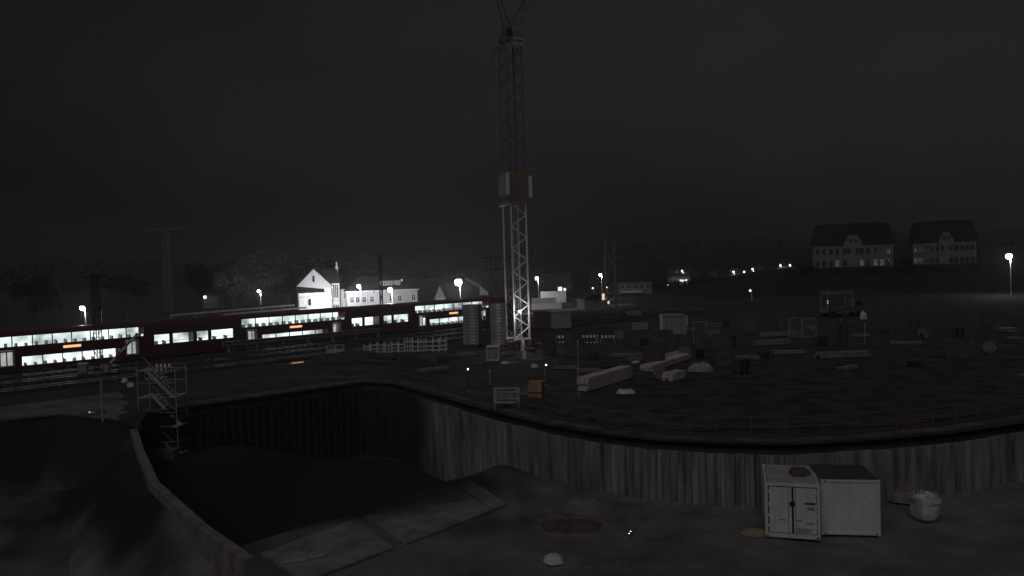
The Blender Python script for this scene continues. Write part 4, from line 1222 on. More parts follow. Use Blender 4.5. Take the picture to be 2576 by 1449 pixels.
# gravel heap
crumple('gravel_heap', 6.5, 5, 1.5, 12, M['gravel'], gp(1490, 846), 'low gravel heap behind the barrier boards', 'heap', n=24, sharp=0)
crumple('earth_heap', 5, 4, 1.1, 15, M['ballast'], gp(1040, 925), 'dark earth heap in front of the stacking frames', 'heap', n=24, sharp=0)
crumple('earth_heap', 7, 4, 1.0, 17, M['gravel'], gp(860, 908), 'long gravel heap at the left of the stacking frames', 'heap', n=24, sharp=0)
# pallet cage near girder
p = gp(822, 893)
pc = empty('wire_cage', p, R(8), 'pale wire cage at the left of the stacking frames', 'cage')
MB().box(0, 1.9, 0, 1.1, .1, .2).build('base', M['grey_paint'], pc)
for x in (0, .95, 1.9):
    for y in (0, 1.1): MB().box(x - .03, x + .03, y - .03, y + .03, .2, 1.05).build('post', M['galv'], pc)
for z in (.55, 1.02):
    for y in (0, 1.1): MB().box(.03, 1.87, y - .02, y + .02, z - .02, z + .02).build('rail', M['galv'], pc)
MB().box(.1, 1.8, .1, 1.0, .2, .5).build('load', M['bag'], pc)
# fence frames and poles in the right middle
for k, (x, y, hh, lb_) in enumerate(((1745, 866, 2.6, 'fence panel right of the tall grey hut'), (1775, 864, 2.3, 'second fence panel right of the tall grey hut'), (1985, 852, 2.5, 'leaning fence frame left of the parked truck'), (2020, 852, 2.4, 'leaning fence frame nearest to the parked truck'))):
    p = gp(x, y)
    o = empty('mobile_fence', p, R(4), lb_, 'fence', 'mobile site fence panels')
    for xx in (0, 1.6): MB().tube((xx, 0, 0), (xx, 0, hh), .03).build('post', M['galv'], o)
    for z in (.2, hh - .05): MB().tube((0, 0, z), (1.6, 0, z), .025).build('rail', M['galv'], o)
    for i in range(7): MB().tube((.2 * (i + 1), 0, .2), (.2 * (i + 1), 0, hh - .05), .008, 4).build('wire', M['galv'], o)
for k, (x, y, yt, lb_) in enumerate(((2176, 866, 818, 'slim pale pole right of the parked truck'), (2116, 836, 806, 'short twin post below the parked truck'), (1457, 1000, 862, 'thin pole in front of the middle barrier board'), (1233, 968, 936, 'short marker pole with a lamp above the site sign'), (1372, 962, 922, 'short lamp post behind the tan cabinet'))):
    p = gp(x, y); h = at(x, yt, p.y).z
    o = empty('marker_pole', p, 0, lb_, 'pole')
    MB().tube((0, 0, 0), (0, 0, h), .035, 6).build('shaft', M['galv'], o)
    MB().lathe([(.05, 0), (.08, .04), (.06, .12), (.02, .16)], 8, (0, 0, h)).build('cap', M['galv'], o)
# two warm site lamps
for (x, y, Y, lb_) in ((1177, 929, 60, 'small warm lamp glowing left of the marker pole at the pit edge'), (1374, 918, 62, 'small warm lamp glowing behind the tan cabinet')):
    p = at(x, y, Y)
    o = empty('site_lamp', (p.x, p.y, 0), 0, lb_, 'lamp', 'small warm site lamps')
    MB().box(-.16, .16, -.12, .12, 0, .1).build('battery', M['crane_yellow'], o)
    MB().tube((0, 0, .1), (0, 0, p.z - .1), .03).build('stem', M['black'], o)
    MB().lathe([(.01, -.05), (.045, -.025), (.05, 0), (.045, .025), (.01, .05)], 10, (0, 0, p.z)).build('lens', M['lamp_warm'], o)

# site sign on the pit fence
p = gp(1242, 1032); Ys = p.y
q = at(1308, 1000, Ys)
sg = empty('site_sign', flat(p), R(-6), 'pale site sign with dark lettering on the fence before the crane', 'sign')
wd = q.x - p.x; z0, z1 = at(1275, 1014, Ys).z, at(1275, 974, Ys).z
hh = z1 - z0
MB().box(0, wd, -.02, .02, z0, z1).build('board', M['sign_white'], sg)
MB().box(wd * .12, wd * .84, -.03, -.021, z0 + hh * .80, z0 + hh * .89).build('bar', M['sign_ink'], sg)
MB().box(wd * .12, wd * .84, -.03, -.021, z0 + hh * .16, z0 + hh * .25).build('bar', M['sign_ink'], sg)
for x in (.1, wd - .1): MB().box(x - .03, x + .03, .021, .08, 0, z1).build('post', M['galv'], sg)
tx = bpy.data.curves.new('lettering', 'FONT')
tx.body = 'Z\u00dcBLIN'; tx.size = hh * .5; tx.extrude = .005; tx.space_character = 1.0
to = bpy.data.objects.new('lettering', tx); col.objects.link(to)
bpy.context.view_layer.update()
mw = to.dimensions.x
dg = bpy.context.evaluated_depsgraph_get()
tme = bpy.data.meshes.new_from_object(to.evaluated_get(dg))
bpy.data.objects.remove(to)
tme.materials.clear(); tme.materials.append(M['sign_ink'])
to = link('lettering', tme, sg, (wd * .12, -.03, z0 + hh * .36))
to.rotation_euler = (math.pi / 2, 0, 0); to.scale = (wd * .72 / mw, 1, 1)
# tan cabinet
p = gp(1328, 1004)
tb = empty('tool_cabinet', p, R(-18), 'tan wooden cabinet on the ground right of the site sign', 'cabinet')
wd = 1.05
MB().box(0, wd, 0, .9, .1, .45).build('lower_box', M['ply'], tb)
MB().box(0, wd, 0, .9, .5, 1.25).build('upper_box', M['ply'], tb)
MB().box(-.03, wd + .03, -.03, .93, .452, .498).build('shelf', M['black'], tb)
MB().box(.05, .4, .05, .85, 0, .099).box(.6, .95, .05, .85, 0, .099).build('feet', M['timber_dark'], tb)
MB().box(wd * .72, wd - .02, -.02, -.002, .55, 1.2).build('door', mat('ply_pale', (.5, .42, .26), .7, .15, 2), tb)

# ------------------------------------------------------------------ retaining wall, guard rail
rw = empty('retaining_wall', flat(wall_pts[4], PITZ), 0, 'curved streaky retaining wall along the far side of the pit', 'wall')
off = rw.location.copy()
seglen = 0
def offset_poly(pts, d):
    res = []
    for i, p in enumerate(pts):
        a = pts[max(0, i - 1)]; c = pts[min(len(pts) - 1, i + 1)]
        t = flat(c - a).normalized()
        res.append(flat(p) + Vector((t.y, -t.x, 0)) * d)
    return res
wp = [flat(p) for p in wall_pts[1:]]
def resample(pts, step):
    res = [pts[0]]; acc = 0
    for a, c in zip(pts, pts[1:]):
        L = (c - a).length; n = max(1, round(L / step))
        for k in range(1, n + 1): res.append(a.lerp(c, k / n))
    return res
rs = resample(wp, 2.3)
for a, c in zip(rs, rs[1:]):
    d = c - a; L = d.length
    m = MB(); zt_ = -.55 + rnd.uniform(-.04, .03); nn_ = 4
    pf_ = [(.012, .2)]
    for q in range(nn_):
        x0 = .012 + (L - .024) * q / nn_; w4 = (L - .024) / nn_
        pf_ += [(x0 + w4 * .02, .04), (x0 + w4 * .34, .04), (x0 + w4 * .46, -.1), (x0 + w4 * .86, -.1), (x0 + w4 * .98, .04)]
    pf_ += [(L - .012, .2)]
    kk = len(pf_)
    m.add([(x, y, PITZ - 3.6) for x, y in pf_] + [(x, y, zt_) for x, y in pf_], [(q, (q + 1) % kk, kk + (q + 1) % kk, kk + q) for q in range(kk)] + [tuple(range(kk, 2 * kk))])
    m.build('wall_panel', M['wall_streak'] if (a.x + c.x) / 2 > wall_pts[4].x - .5 and a.y < wall_pts[4].y + .3 else M['slope'], rw, a - off + Vector((d.y, -d.x, 0)).normalized() * rnd.uniform(0, .035), math.atan2(d.y, d.x))  # rear left panels take a darker material in place of shade
for ch in rw.children: ch.location.z = -PITZ + 0
m = MB()
ca_, cb2 = offset_poly(rs, -.55), offset_poly(rs, -2.1)
kk = len(rs)
vs = [flat(p - off, -PITZ + .04) for p in ca_] + [flat(p - off, -PITZ + .055) for p in cb2] + [flat(p - off, -PITZ - .3) for p in ca_]
m.add(vs, [(q, q + 1, kk + q + 1, kk + q) for q in range(kk - 1)] + [(q, q + 1, 2 * kk + q + 1, 2 * kk + q) for q in range(kk - 1)])
m.build('verge_slab', M['verge'], rw)
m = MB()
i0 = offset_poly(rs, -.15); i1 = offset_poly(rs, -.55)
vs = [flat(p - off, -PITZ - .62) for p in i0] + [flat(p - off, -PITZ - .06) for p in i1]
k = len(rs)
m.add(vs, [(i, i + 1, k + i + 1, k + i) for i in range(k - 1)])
m.build('shade_strip', M['gap_shade'], rw)  # dark strip put in for the shadow gap above the wall

gr = empty('guard_rail', flat(wall_pts[4]), 0, 'tubular guard rail with boards along the top of the retaining wall', 'railing')
gp0 = [p + Vector((0, 0, .05)) for p in offset_poly(resample([flat(p) for p in wall_pts[3:]], 2.1), -1.4)]
o0 = gr.location.copy()
pm = MB().tube((0, 0, 0), (0, 0, 1.15), .03, 6).mesh('post', M['rail_dull'])
for i, (a, c) in enumerate(zip(gp0, gp0[1:])):
    link('post', pm, gr, a - o0)
    d = c - a
    for z, r_ in ((1.1, .025), (.6, .025)):
        MB().tube((0, 0, z), (d.x, d.y, z), r_, 5).build('rail', M['rail_dull'], gr, a - o0)
    MB().box(.03, d.length - .03, -.015, .015, .02, .2).build('toe_board', M['timber_dark'], gr, a - o0, math.atan2(d.y, d.x))

# ridge wall on the left of the pit
rg = empty('parapet_wall', flat(ridge_pts[0], PITZ), 0, 'thick concrete wall end running from bottom left to the stair tower', 'wall')
o1 = rg.location.copy()
rp = resample([flat(p) for p in ridge_pts], 3.2)
lft = offset_poly(rp, -.4)
for i in range(len(rp) - 1):
    a, c, e, f = rp[i], rp[i + 1], lft[i + 1], lft[i]
    g_ = .012
    a2, c2 = a.lerp(c, g_), c.lerp(a, g_); f2, e2 = f.lerp(e, g_), e.lerp(f, g_)
    vs = [flat(p - o1, -3.2) for p in (a2, c2, e2, f2)] + [flat(p - o1, -PITZ + (.0 if i % 2 else .015)) for p in (a2, c2, e2, f2)]
    MB().add(vs, [(0, 1, 2, 3), (7, 6, 5, 4), (0, 4, 5, 1), (1, 5, 6, 2), (2, 6, 7, 3), (3, 7, 4, 0)]).build('wall_block', M['dark_concrete'], rg)

# earth banked up against the outer side of that wall
rp2 = resample([flat(p) for p in ridge_pts], 1.6)
bl = offset_poly(rp2, -.38); bl2 = offset_poly(rp2, -1.7); bl3 = offset_poly(rp2, -3.9)
k = len(rp2)
def bz(i): return 1 - math.exp(-i / 2.2)
vs = [flat(p, PITZ + .75 + bz(i) * 2.25 + rnd.uniform(-.06, .06)) for i, p in enumerate(bl)] + [flat(p, PITZ + .3 + bz(i) * 1.3 + rnd.uniform(-.15, .15)) for i, p in enumerate(bl2)] + [flat(p, PITZ - .2) for p in bl3]
tag(MB().add(vs, [(i, i + 1, k + i + 1, k + i) for i in range(k - 1)] + [(k + i, k + i + 1, 2 * k + i + 1, 2 * k + i) for i in range(k - 1)]).build('bank', M['pit_soil'], smooth=True), 'dark earth banked against the outer side of the thick wall', 'bank', kind='structure')

# stair tower in the pit corner
p = gp(402, 1150, PITZ)
st = empty('stair_tower', p, R(-4), 'galvanised scaffold stair tower at the left corner of the pit', 'scaffold')
k_ = p.y / FPX
SW, SD = 4.6 * .62, 1.6
zt = at(400, 925, p.y).z - PITZ
for x in (-SW / 2, SW / 2 - .02):
    for y in (0, SD):
        MB().tube((x, y, 0), (x, y, zt), .035, 6).build('upright', M['galv'], st)
lv = [.15, zt * .34, zt * .67, zt - .2]
for z in lv + [zt * .17, zt * .5, zt * .83]:
    for y in (0, SD): MB().tube((-SW / 2, y, z), (SW / 2, y, z), .02, 5).build('ledger', M['galv'], st)
    for x in (-SW / 2, SW / 2): MB().tube((x, 0, z), (x, SD, z), .02, 5).build('ledger', M['galv'], st)
for i in range(3):
    z0, z1 = lv[i], lv[i + 1]
    s = 1 if i % 2 else 1
    y = .1 if i % 2 == 0 else .85
    fo = empty('stair_flight', (0, 0, 0)); fo.parent = st
    xa, xb = SW / 2 - .45, -SW / 2 + .45
    for yy in (y, y + .6): MB().add([(xa, yy, z0), (xa + .3, yy, z0), (xb + .3, yy, z1), (xb, yy, z1), (xa, yy + .05, z0), (xa + .3, yy + .05, z0), (xb + .3, yy + .05, z1), (xb, yy + .05, z1)], [(0, 1, 2, 3), (7, 6, 5, 4), (0, 4, 5, 1), (1, 5, 6, 2), (2, 6, 7, 3), (3, 7, 4, 0)]).build('stringer', M['galv'], fo)
    for j in range(9):
        t = (j + .5) / 9
        x = xa + (xb - xa) * t + .15; z = z0 + (z1 - z0) * t
        MB().box(x - .13, x + .13, y + .05, y + .6, z, z + .04).build('tread', M['galv'], fo)
    MB().tube((xa, y, z0 + .95), (xb, y, z1 + .95), .02, 5).build('handrail', M['galv'], fo)
    MB().box(-SW / 2, -SW / 2 + .55, 0, SD, z1 - .06, z1).build('landing', M['galv'], st)
    MB().box(SW / 2 - .5, SW / 2, 0, SD, z0 - .06, z0).build('landing', M['galv'], st)
MB().box(-.3, SW / 2 + .1, -.9, -.1, .0, .7).build('base_box', M['dark_concrete'], st)

# pale concrete foundation strip in the pit
fs_ = empty('foundation_strip', gp(1000, 1375, PITZ), 0, 'pale concrete foundation strip on the pit floor at bottom centre', 'foundation')
of = fs_.location.copy()
fr0 = [gp(770, 1470, PITZ), gp(990, 1385, PITZ), gp(1020, 1376, PITZ), gp(1236, 1290, PITZ), gp(1240, 1288, PITZ), gp(1276, 1274, PITZ)]
bk0 = [gp(655, 1400, PITZ), gp(895, 1312, PITZ), gp(915, 1306, PITZ), gp(1138, 1224, PITZ), gp(1142, 1223, PITZ), gp(1180, 1212, PITZ)]
for i in (0, 2, 4):
    q4 = [fr0[i], fr0[i + 1], bk0[i + 1], bk0[i]]
    vs = [flat(p - of, -.1) for p in q4] + [flat(p - of, .16) for p in q4]
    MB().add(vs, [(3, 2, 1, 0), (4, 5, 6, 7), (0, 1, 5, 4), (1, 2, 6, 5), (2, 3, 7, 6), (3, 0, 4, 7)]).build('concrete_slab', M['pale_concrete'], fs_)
crumple('plastic_foil', 1.5, .8, .07, 41, M['foil_thin'], gp(735, 1418, PITZ) + Vector((0, 0, .19)), 'pale foil sheet left of the foundation strip', 'foil', R(10), n=18)
crumple('plastic_foil', 1.0, .7, .07, 43, M['foil_thin'], gp(800, 1405, PITZ) + Vector((0, 0, .185)), 'small pale foil lying on the foundation strip', 'foil', R(20), n=18)

# ------------------------------------------------------------------ the two white containers
def container_a():
    a, c = gp(1926, 1357, PITZ), gp(2057, 1354, PITZ)
    a.z += .12; c.z += .12
    wd = (flat(c) - flat(a)).length; rot = math.atan2(c.y - a.y, c.x - a.x) - R(15)
    h = 2.55
    o = empty('shipping_container', a, rot, 'white container with double doors and ribbed roof, left of the two', 'container', 'white containers on the pit floor')
    d_ = 3.4
    # corner posts, sills
    for x in (0, wd - .13):
        for y in (0, d_ - .13): MB().box(x, x + .13, y, y + .13, .0, h).build('corner_post', M['container'], o)
    MB().box(.131, wd - .131, 0, .12, .02, .2).build('sill', M['container'], o)
    MB().box(.131, wd - .131, 0, .12, h - .12, h).build('header', M['container'], o)
    MB().box(.02, .1, .131, d_ - .131, .05, h - .02).build('side_wall', M['container'], o)
    MB().box(wd - .1, wd - .02, .131, d_ - .131, .05, h - .02).build('side_wall', M['container'], o)
    MB().box(.131, wd - .131, d_ - .1, d_ - .02, .05, h - .02).build('end_wall', M['container'], o)
    MB().box(.101, wd - .101, .1, .11, .2, h - .12).build('seal_sheet', M['seal'], o)
    # ribbed roof, light on ribs and shade between put into two colours
    n = 8
    for i in range(n):
        y0 = .14 + (d_ - .28) * i / n
        MB().box(.135, wd - .135, y0, y0 + (d_ - .28) / n * .55, h - .04, h + .035).build('roof_rib', M['rib'], o)
    MB().box(.131, wd - .131, .125, d_ - .125, h - .1, h - .041).build('roof_sheet', M['roof_dim'], o)
    hw = (wd - .26) / 2
    for k in (0, 1):
        x0 = .13 + k * hw
        dr = empty('door', (x0, 0, 0)); dr.parent = o
        MB().box(.06, hw - .03, .03, .085, .25, h - .175).build('door_leaf', M['container'], dr)
        for f in ((.84,) if k == 0 else (.13,)):
            MB().tube((hw * f, .0, .1), (hw * f, .0, h - .06), .02, 6).build('lock_rod', M['galv'], dr)
        for z in (.5, 1.0, 1.5, 2.1): MB().box(.0 if k == 0 else hw - .06, .06 if k == 0 else hw, .0, .029, z, z + .12).build('hinge', M['container'], dr)
        MB().box(hw * (.45 if k == 0 else .15), hw * (.75 if k == 0 else .4), .0, .028, .85, .885).build('handle', M['grey_paint'], dr)
        if k == 1:
            MB().box(hw * .5, hw * .93, .016, .029, 1.62, 1.72).build('dark_label', M['brown'], dr)
            MB().box(hw * .6, hw * .9, .018, .029, 1.36, 1.5).build('data_plate', M['grey_paint'], dr)
            MB().box(hw * .12, hw * .75, .022, .029, .3, .5).build('worn_label', M['sign_white'], dr)
            for i in range(4): MB().box(hw * (.55 + .09 * i), hw * (.61 + .09 * i), .02, .029, .68, .78).build('letter', M['grey_paint'], dr)
    MB().box(wd / 2 - .12, wd / 2 + .1, -.03, .02, 1.55, 1.72).build('lock_box', M['seal'], o)
    for x in (.0, wd - .2):
        MB().box(x, x + .2, -.012, -.001, .01, .13).build('corner_casting', M['grey_paint'], o)
    return o, wd, h, d_
coA, cwA, chA, cdA = container_a()
crumple('rubbish_heap', 1.0, 1.0, .35, 51, M['brown'], coA.matrix_basis @ Vector((cwA * .68, 1.7, chA + .03)), 'brown rubbish heap lying on the ribbed container roof', 'rubbish')
a, c = gp(2069, 1351, PITZ), gp(2193, 1343, PITZ)
a.z += .1
wd = (flat(c) - flat(a)).length; rot = math.atan2(c.y - a.y, c.x - a.x) - R(14)
coB = empty('shipping_container', a, rot, 'plain white container without doors, right of the two', 'container', 'white containers on the pit floor')
h = 2.6; d_ = 2.6
MB().box(.05, wd + .1, .04, d_, .08, h).build('front_wall', M['container'], coB)
for x in (-.03, wd + .06): MB().box(x, x + .1, 0, .1, 0, h + .01).build('corner_post', M['container'], coB)
MB().box(.071, wd + .059, .0, .039, .03, .14).build('sill', M['container'], coB)
MB().box(.071, wd + .059, .0, .039, h - .1, h).build('header', M['container'], coB)
MB().box(.0, wd + .1, .101, d_ + .03, h + .012, h + .05).build('roof_sheet', M['roof_dim'], coB)
for x, z in ((.12, .06), (wd - .02, .06), (.12, h - .08)): MB().box(x, x + .06, -.012, -.001, z, z + .06).build('corner_casting', M['seal'], coB)
for x, z in ((wd * .79, 1.75), (wd * .72, 1.3)): MB().box(x, x + .07, .028, .039, z, z + .05).build('scuff', M['grey_paint'], coB)

# big bag, heap, tarp, sand
p = gp(2335, 1314, PITZ) 
bgk = empty('big_bag', p + Vector((0, .3, .08)), R(12), 'white builder\'s big bag right of the plain container', 'bag')
n = 18; vs = []; prof = [(.55, 0), (.66, .12), (.72, .4), (.72, .75), (.78, 1.02), (.74, 1.1), (.6, .95), (.5, .78)]
for r_, z in prof:
    for i in range(n):
        t = 2 * math.pi * i / n
        sq = 1 / max(abs(math.cos(t)), abs(math.sin(t))) ** .55
        wob = 1 + .05 * math.sin(3 * t + z * 4)
        vs.append((r_ * math.cos(t) * sq * wob, r_ * math.sin(t) * sq * wob, z + .12 * (z > .9) * math.sin(2 * t + .6)))
fs2 = []
for k in range(len(prof) - 1):
    for i in range(n):
        j = (i + 1) % n
        fs2.append((k * n + i, k * n + j, (k + 1) * n + j, (k + 1) * n + i))
fs2 += [tuple(range(n - 1, -1, -1))]
MB().add(vs, fs2).build('sack', M['bag'], bgk)
MB().add([(.52 * math.cos(2 * math.pi * i / 12), .52 * math.sin(2 * math.pi * i / 12), .8 + rnd.uniform(-.06, .12)) for i in range(12)] + [(0, 0, .98)], [(i, (i + 1) % 12, 12) for i in range(12)]).build('filling', M['slope'], bgk)
for i in range(4):
    t = math.pi / 4 + i * math.pi / 2
    MB().tube((.7 * math.cos(t), .7 * math.sin(t), 1.05), (.62 * math.cos(t + .3), .62 * math.sin(t + .3), 1.32), .03).tube((.62 * math.cos(t + .3), .62 * math.sin(t + .3), 1.32), (.7 * math.cos(t + .6), .7 * math.sin(t + .6), 1.05), .03).build('loop', M['bag'], bgk)
crumple('rubble_heap', 1.9, 1.6, .7, 61, M['dark_concrete'], gp(2280, 1262, PITZ) + Vector((0, .3, .05)), 'dim rubble heap behind the big bag', 'heap', n=22, sharp=0)
crumple('tarpaulin', .95, .8, .35, 62, M['bag'], gp(1393, 1416, PITZ) + Vector((0, 0, .05)), 'pale tarpaulin lying alone on the pit floor at bottom centre', 'tarpaulin', R(-20), n=16)
crumple('sand_heap', 1.3, .8, .3, 63, M['sand'], gp(1900, 1345, PITZ) + Vector((0, 0, .03)), 'small yellowish sand heap left of the doored container', 'heap', n=18, sharp=0)
crumple('earth_heap', 3.2, 2.2, .3, 64, mat('red_earth', (.11, .085, .08), .95, .45, 2, bump=.5), gp(1440, 1325, PITZ), 'reddish earth heap on the pit floor right of the foundation strip', 'heap', n=24, sharp=0)
crumple('earth_heap', 3.0, 1.6, .6, 66, M['pit_soil'], gp(1480, 1285, PITZ), 'grey earth heap against the foot of the retaining wall', 'heap', n=24, sharp=0)
p, q = gp(1582, 1354, PITZ), gp(1622, 1302, PITZ)
po = empty('survey_rod', p + Vector((0, 0, .14)), 0, 'thin rod lying on the pit floor with two bright tips', 'rod')
MB().tube((0, 0, .0), (q.x - p.x, q.y - p.y, .25), .025).build('shaft', M['steel'], po)
for f in (0.02, .12): MB().lathe([(.006, -.018), (.018, 0), (.006, .018)], 8, ((q.x - p.x) * f, (q.y - p.y) * f, .07)).build('tip', M['lamp_small'], po)
bgk.scale = (.78, .78, 1.0)
# loose stones on the pit floor and upper ground
sv = MB()
for i in range(3200):
    x, y = rnd.uniform(-30, 42), rnd.uniform(24, 44)
    s = rnd.uniform(.025, .07) * (1 + 1.5 * (rnd.random() ** 8))
    if y > 34 and x < 3: continue
    z = PITZ + rough(x, y, .1, .4)
    c = Vector((x, y, z))
    vs = [c + Vector((rnd.uniform(.6, 1.2) * dx * s, rnd.uniform(.6, 1.2) * dy * s, rnd.uniform(.5, 1) * dz * s)) for dx, dy, dz in ((1, 0, 0), (-1, 0, 0), (0, 1, 0), (0, -1, 0), (0, 0, 1), (0, 0, -.5))]
    sv.add(vs, [(0, 2, 4), (2, 1, 4), (1, 3, 4), (3, 0, 4), (2, 0, 5), (1, 2, 5), (3, 1, 5), (0, 3, 5)])
tag(sv.build('stones', M['stone']), 'loose stones scattered over the pit floor', 'stones', kind='stuff')

# ------------------------------------------------------------------ truck in the right middle
p = gp(2082, 800)
tk = empty('parked_truck', p, R(4), 'dim parked truck with an open frame body in the right middle distance', 'truck')
sc_t = p.y / FPX
def tz(y): return at(2110, y, p.y).z
wt = (2148 - 2082) * sc_t
for x, z0, z1 in ((0, 1.0, tz(736)), (wt, 1.0, tz(732))):
    for y in (0, 2.2): MB().tube((x, y, z0), (x, y, z1), .06).build('frame_post', M['grey_paint'], tk)
for y in (0, 2.2): MB().box(-.1, wt + .1, y - .06, y + .06, tz(741), tz(733)).build('top_frame', M['villa_dark'], tk)
MB().box(-.3, wt + 1.6, -.1, 2.3, .75, 1.0).build('chassis', M['truck_body'], tk)
MB().box(0, wt, -.05, 2.25, 1.005, 1.6).build('cargo_bed', M['truck_body'], tk)
MB().box(wt + .25, wt + 1.7, 0, 2.2, 1.01, 2.7).build('cab', M['truck_body'], tk)
MB().box(wt + .5, wt + 1.4, -.02, -.002, 1.8, 2.5).build('cab_window', M['glass_dark'], tk)
for x in (.7, 1.6, wt + .9):
    for y in (-.12, 2.1):
        w_ = MB().tube((x, y, .48), (x, y + .24, .48), .48, 16).build('wheel', M['black'], tk)
for z in (tz(757), tz(762)): MB().cbox((.02, -.12, z), (.14, .06, .08)).build('reflector_glow', M['lit_warm'], tk)  # white glints put in as glowing reflectors
for x in (1.5, 2.7): MB().box(x, x + .7, -.13, -.101, .8, .86).build('side_marker', M['marking'], tk)
crumple('big_bag', 1.0, .8, 1.35, 71, M['bag'], gp(2172, 803), 'pale filled sack standing right of the parked truck', 'bag', n=16)
# parked car with lights near the shop
p = at(1663, 717, 262)
pk = empty('parked_car', (p.x, p.y, 0), R(-20), 'distant parked car with bright headlights left of the shop', 'car')
MB().prism([(-2.1, .35), (2.1, .35), (2.1, .85), (1.3, .95), (.7, 1.45), (-1.2, 1.45), (-1.9, .95), (-2.1, .9)], -.85, .85).build('body', M['truck_body'], pk)
MB().box(-1.0, .6, -.87, -.851, .98, 1.38).build('window', M['glass_dark'], pk)
for x in (-1.3, 1.3):
    for y in (-.85, .65): MB().tube((x, y, .32), (x, y + .2, .32), .32, 12).build('wheel', M['black'], pk)
for y in (-.6, .6): MB().lathe([(.02, -.14), (.14, -.08), (.16, 0), (.14, .08), (.02, .14)], 8, (2.14, y, .7)).build('headlight', M['lamp_small'], pk)

# ------------------------------------------------------------------ trees
def tree(name, px, ybase, ytop, Y, wpx, label, mt, z0=0.0, n=1500, group='trees behind the station', bare=False, seed=1):
    r2 = random.Random(seed)
    pb = at(px, ybase, Y); zt = at(px, ytop, Y).z
    H = zt - z0; rw_ = wpx / FPX * Y / 2
    o = empty(name, (pb.x, Y, z0), 0, label, 'tree', group)
    m = MB()
    m.tube((0, 0, 0), (0, 0, H * .45), H * .03 + .05, 8, H * .018 + .02)
    clumps = []
    for i in range(9):
        a = i * 2.4 + r2.uniform(-.4, .4); f = r2.uniform(.25, .85)
        zz = H * r2.uniform(.45, .9)
        e = Vector((math.cos(a) * rw_ * f, math.sin(a) * rw_ * f, zz))
        m.tube((0, 0, H * r2.uniform(.25, .45)), e, H * .012 + .02, 5, .02)
        clumps.append((e, r2.uniform(.28, .45) * max(rw_, H * .28)))
        if bare:
            for _ in range(5):
                q_ = e + Vector((r2.uniform(-1, 1), r2.uniform(-1, 1), r2.uniform(0, 1.2))) * rw_ * .35
                m.tube(e, q_, .03, 4, .01)
    clumps.append((Vector((0, 0, H * .8)), rw_ * .5))
    m.build('trunk', M['bark'], o)
    c = MB()
    ls = .06 * H ** .5 * 1.2
    for i in range(n):
        e, r_ = clumps[r2.randrange(len(clumps))]
        d = Vector((r2.gauss(0, 1), r2.gauss(0, 1), r2.gauss(0, .8))).normalized() * r_ * r2.random() ** .4
        q_ = e + d
        if q_.z > H or q_.z < H * .18: continue
        a = Vector((r2.uniform(-1, 1), r2.uniform(-1, 1), r2.uniform(-1, 1))).normalized()
        b_ = a.orthogonal().normalized()
        s_ = ls * r2.uniform(.6, 1.4)
        c.add([q_ - a * s_, q_ + b_ * s_ * .6, q_ + a * s_, q_ - b_ * s_ * .6], [(0, 1, 2, 3)])
    c.build('crown', mt, o)
    return o
tree('leafy_tree', 650, 770, 632, 165, 150, 'large dim leafy tree behind the left street lamp', M['leaf'], n=3600, seed=3)
tree('leafy_tree', 590, 770, 668, 158, 90, 'smaller dim tree at the left foot of the large leafy tree', M['leaf'], n=1800, seed=4)
tree('leafy_tree', 505, 772, 660, 175, 110, 'dark tree standing left beside the lit far cottage', M['leaf_dark'], n=2000, seed=5)
tree('leafy_tree', 320, 790, 690, 150, 120, 'dark tree far left of the tall wire mast', M['leaf_dark'], n=1800, seed=6)
tree('leafy_tree', 90, 800, 690, 140, 140, 'dark tree at the left edge behind the coach', M['leaf_dark'], n=1800, seed=16)
tree('leafy_tree', 728, 775, 690, 150, 50, 'narrow dark tree next to the gabled house', M['leaf_dark'], n=1200, seed=7)
tree('leafy_tree', 1392, 755, 688, 200, 95, 'dim tree lit by the lamp right of the crane', M['leaf'], n=2400, seed=8)
tree('leafy_tree', 1450, 755, 678, 215, 90, 'dark tree between the two lamps right of the crane', M['leaf_dark'], n=1800, seed=9)
for k, (x, yb, yt, wpx, mt_, lb_) in enumerate(((1690, 717, 675, 40, 'leaf_lamplit', 'small lit tree at the left corner of the shop'), (1742, 717, 672, 46, 'leaf_lamplit', 'small reddish tree at the right corner of the shop'), (1796, 715, 676, 34, 'leaf_lamplit', 'thin lit tree with pale trunk right of the shop'), (1850, 712, 674, 38, 'leaf_lamplit', 'lit tree around the first lamp right of the shop'), (1905, 708, 668, 36, 'leaf_lamplit', 'lit tree around the middle lamp of the far row'), (1972, 702, 662, 36, 'leaf_lamplit', 'lit tree below the lamps at the end of the far row'))):
    tree('street_tree', x, yb, yt, 283, wpx, lb_, M[mt_], n=700, group='small trees along the far street', seed=40 + k)
for k, (x, yb, yt, wpx, lb_) in enumerate(((2030, 712, 655, 60, 'dark tree left of the left villa'), (2100, 720, 672, 90, 'dark bushy tree below the left half of the left villa'), (2190, 720, 670, 90, 'dark bushy tree below the right half of the left villa'), (2275, 712, 648, 60, 'dark tree in the gap between the villas'), (2350, 716, 664, 100, 'dark bushy tree below the right villa'), (2480, 712, 650, 90, 'dark tree right of the right villa'))):
    p = at(x, yb, 225)
    tree('hill_tree', x, yb, yt, 225, wpx, lb_, M['leaf_dark'], z0=min(hillz(p.x, 225), at(x, yb, 225).z), n=1300, group='dark trees in front of the villas', seed=60 + k)
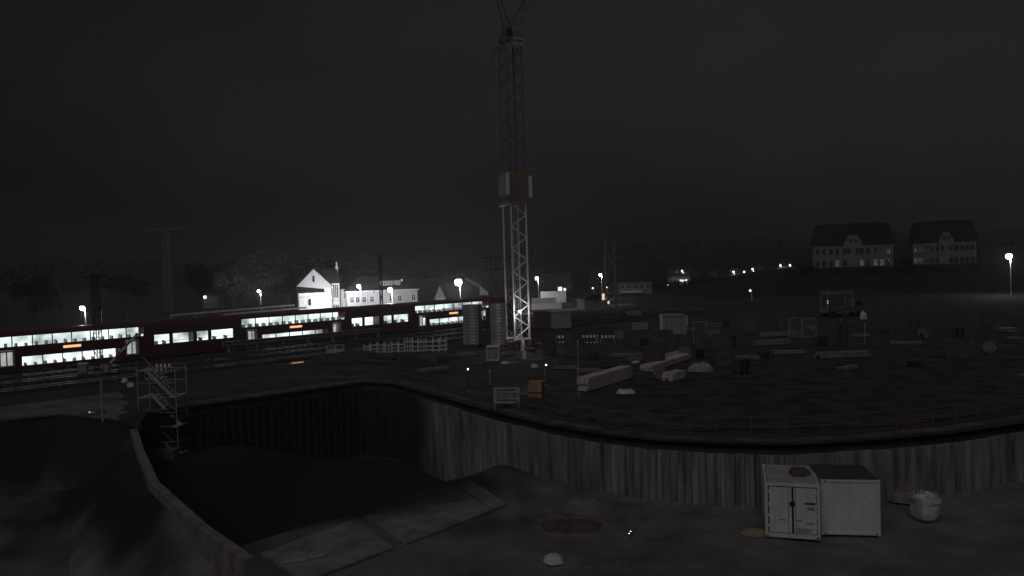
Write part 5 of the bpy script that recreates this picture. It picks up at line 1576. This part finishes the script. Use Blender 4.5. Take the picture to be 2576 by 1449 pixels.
# hedge and fence along the far street
org, wv = frame_from(1640, 2040, 722, 258, R(4))
m = MB()
r2 = random.Random(5)
for i in range(4200):
    x, y, z = r2.uniform(0, wv), r2.uniform(0, 2.2), r2.random() ** .7 * (1.1 + .35 * math.sin(i * .01 + x * .6))
    a = Vector((r2.uniform(-1, 1), r2.uniform(-1, 1), r2.uniform(-1, 1))).normalized(); b_ = a.orthogonal().normalized(); s_ = r2.uniform(.15, .35)
    q_ = Vector((x, y, z + x * .055))
    m.add([q_ - a * s_, q_ + b_ * s_ * .7, q_ + a * s_, q_ - b_ * s_ * .7], [(0, 1, 2, 3)])
hg2 = m.build('hedge', M['leaf_dark'], None, org, R(4))
tag(hg2, 'long dark hedge along the far street below the lamps', 'hedge')
# far woods on the horizon
m = MB(); r2 = random.Random(11)
for i in range(26000):
    x = r2.uniform(-430, 470); y = 520 + r2.uniform(-30, 60)
    top = 13 + 5 * mnoise.noise(Vector((x * .02, .3, 0))) + 3 * mnoise.noise(Vector((x * .09, 3.3, 0))) + (7 if x > -20 else 4)
    z = r2.random() ** .75 * top
    a = Vector((r2.uniform(-1, 1), r2.uniform(-1, 1), r2.uniform(-1, 1))).normalized(); b_ = a.orthogonal().normalized(); s_ = r2.uniform(.5, 1.4)
    q_ = Vector((x, y, z))
    m.add([q_ - a * s_, q_ + b_ * s_, q_ + a * s_, q_ - b_ * s_], [(0, 1, 2, 3)])
tag(m.build('woods', mat('leaf_far', (.06, .055, .055), .9, .3, .05, world=True)), 'distant dark woods along the horizon', 'woods', kind='stuff')

# ------------------------------------------------------------------ night haze, added to give the lamps their halos
hz = MB().box(-700, 700, -70, 640, -4.6, 52).build('haze', None)
hm = bpy.data.materials.new('haze')
hm.use_nodes = True
t = hm.node_tree
for n in list(t.nodes): t.nodes.remove(n)
ho = N('ShaderNodeOutputMaterial', t)
pv = N('ShaderNodeVolumePrincipled', t)
pv.inputs['Color'].default_value = (.9, .9, .92, 1)
pv.inputs['Density'].default_value = .00055
pv.inputs['Anisotropy'].default_value = .55
t.links.new(pv.outputs[0], ho.inputs['Volume'])
hz.data.materials.append(hm)
tag(hz, 'thin haze added over the whole site for lamp halos', 'haze', kind='stuff')
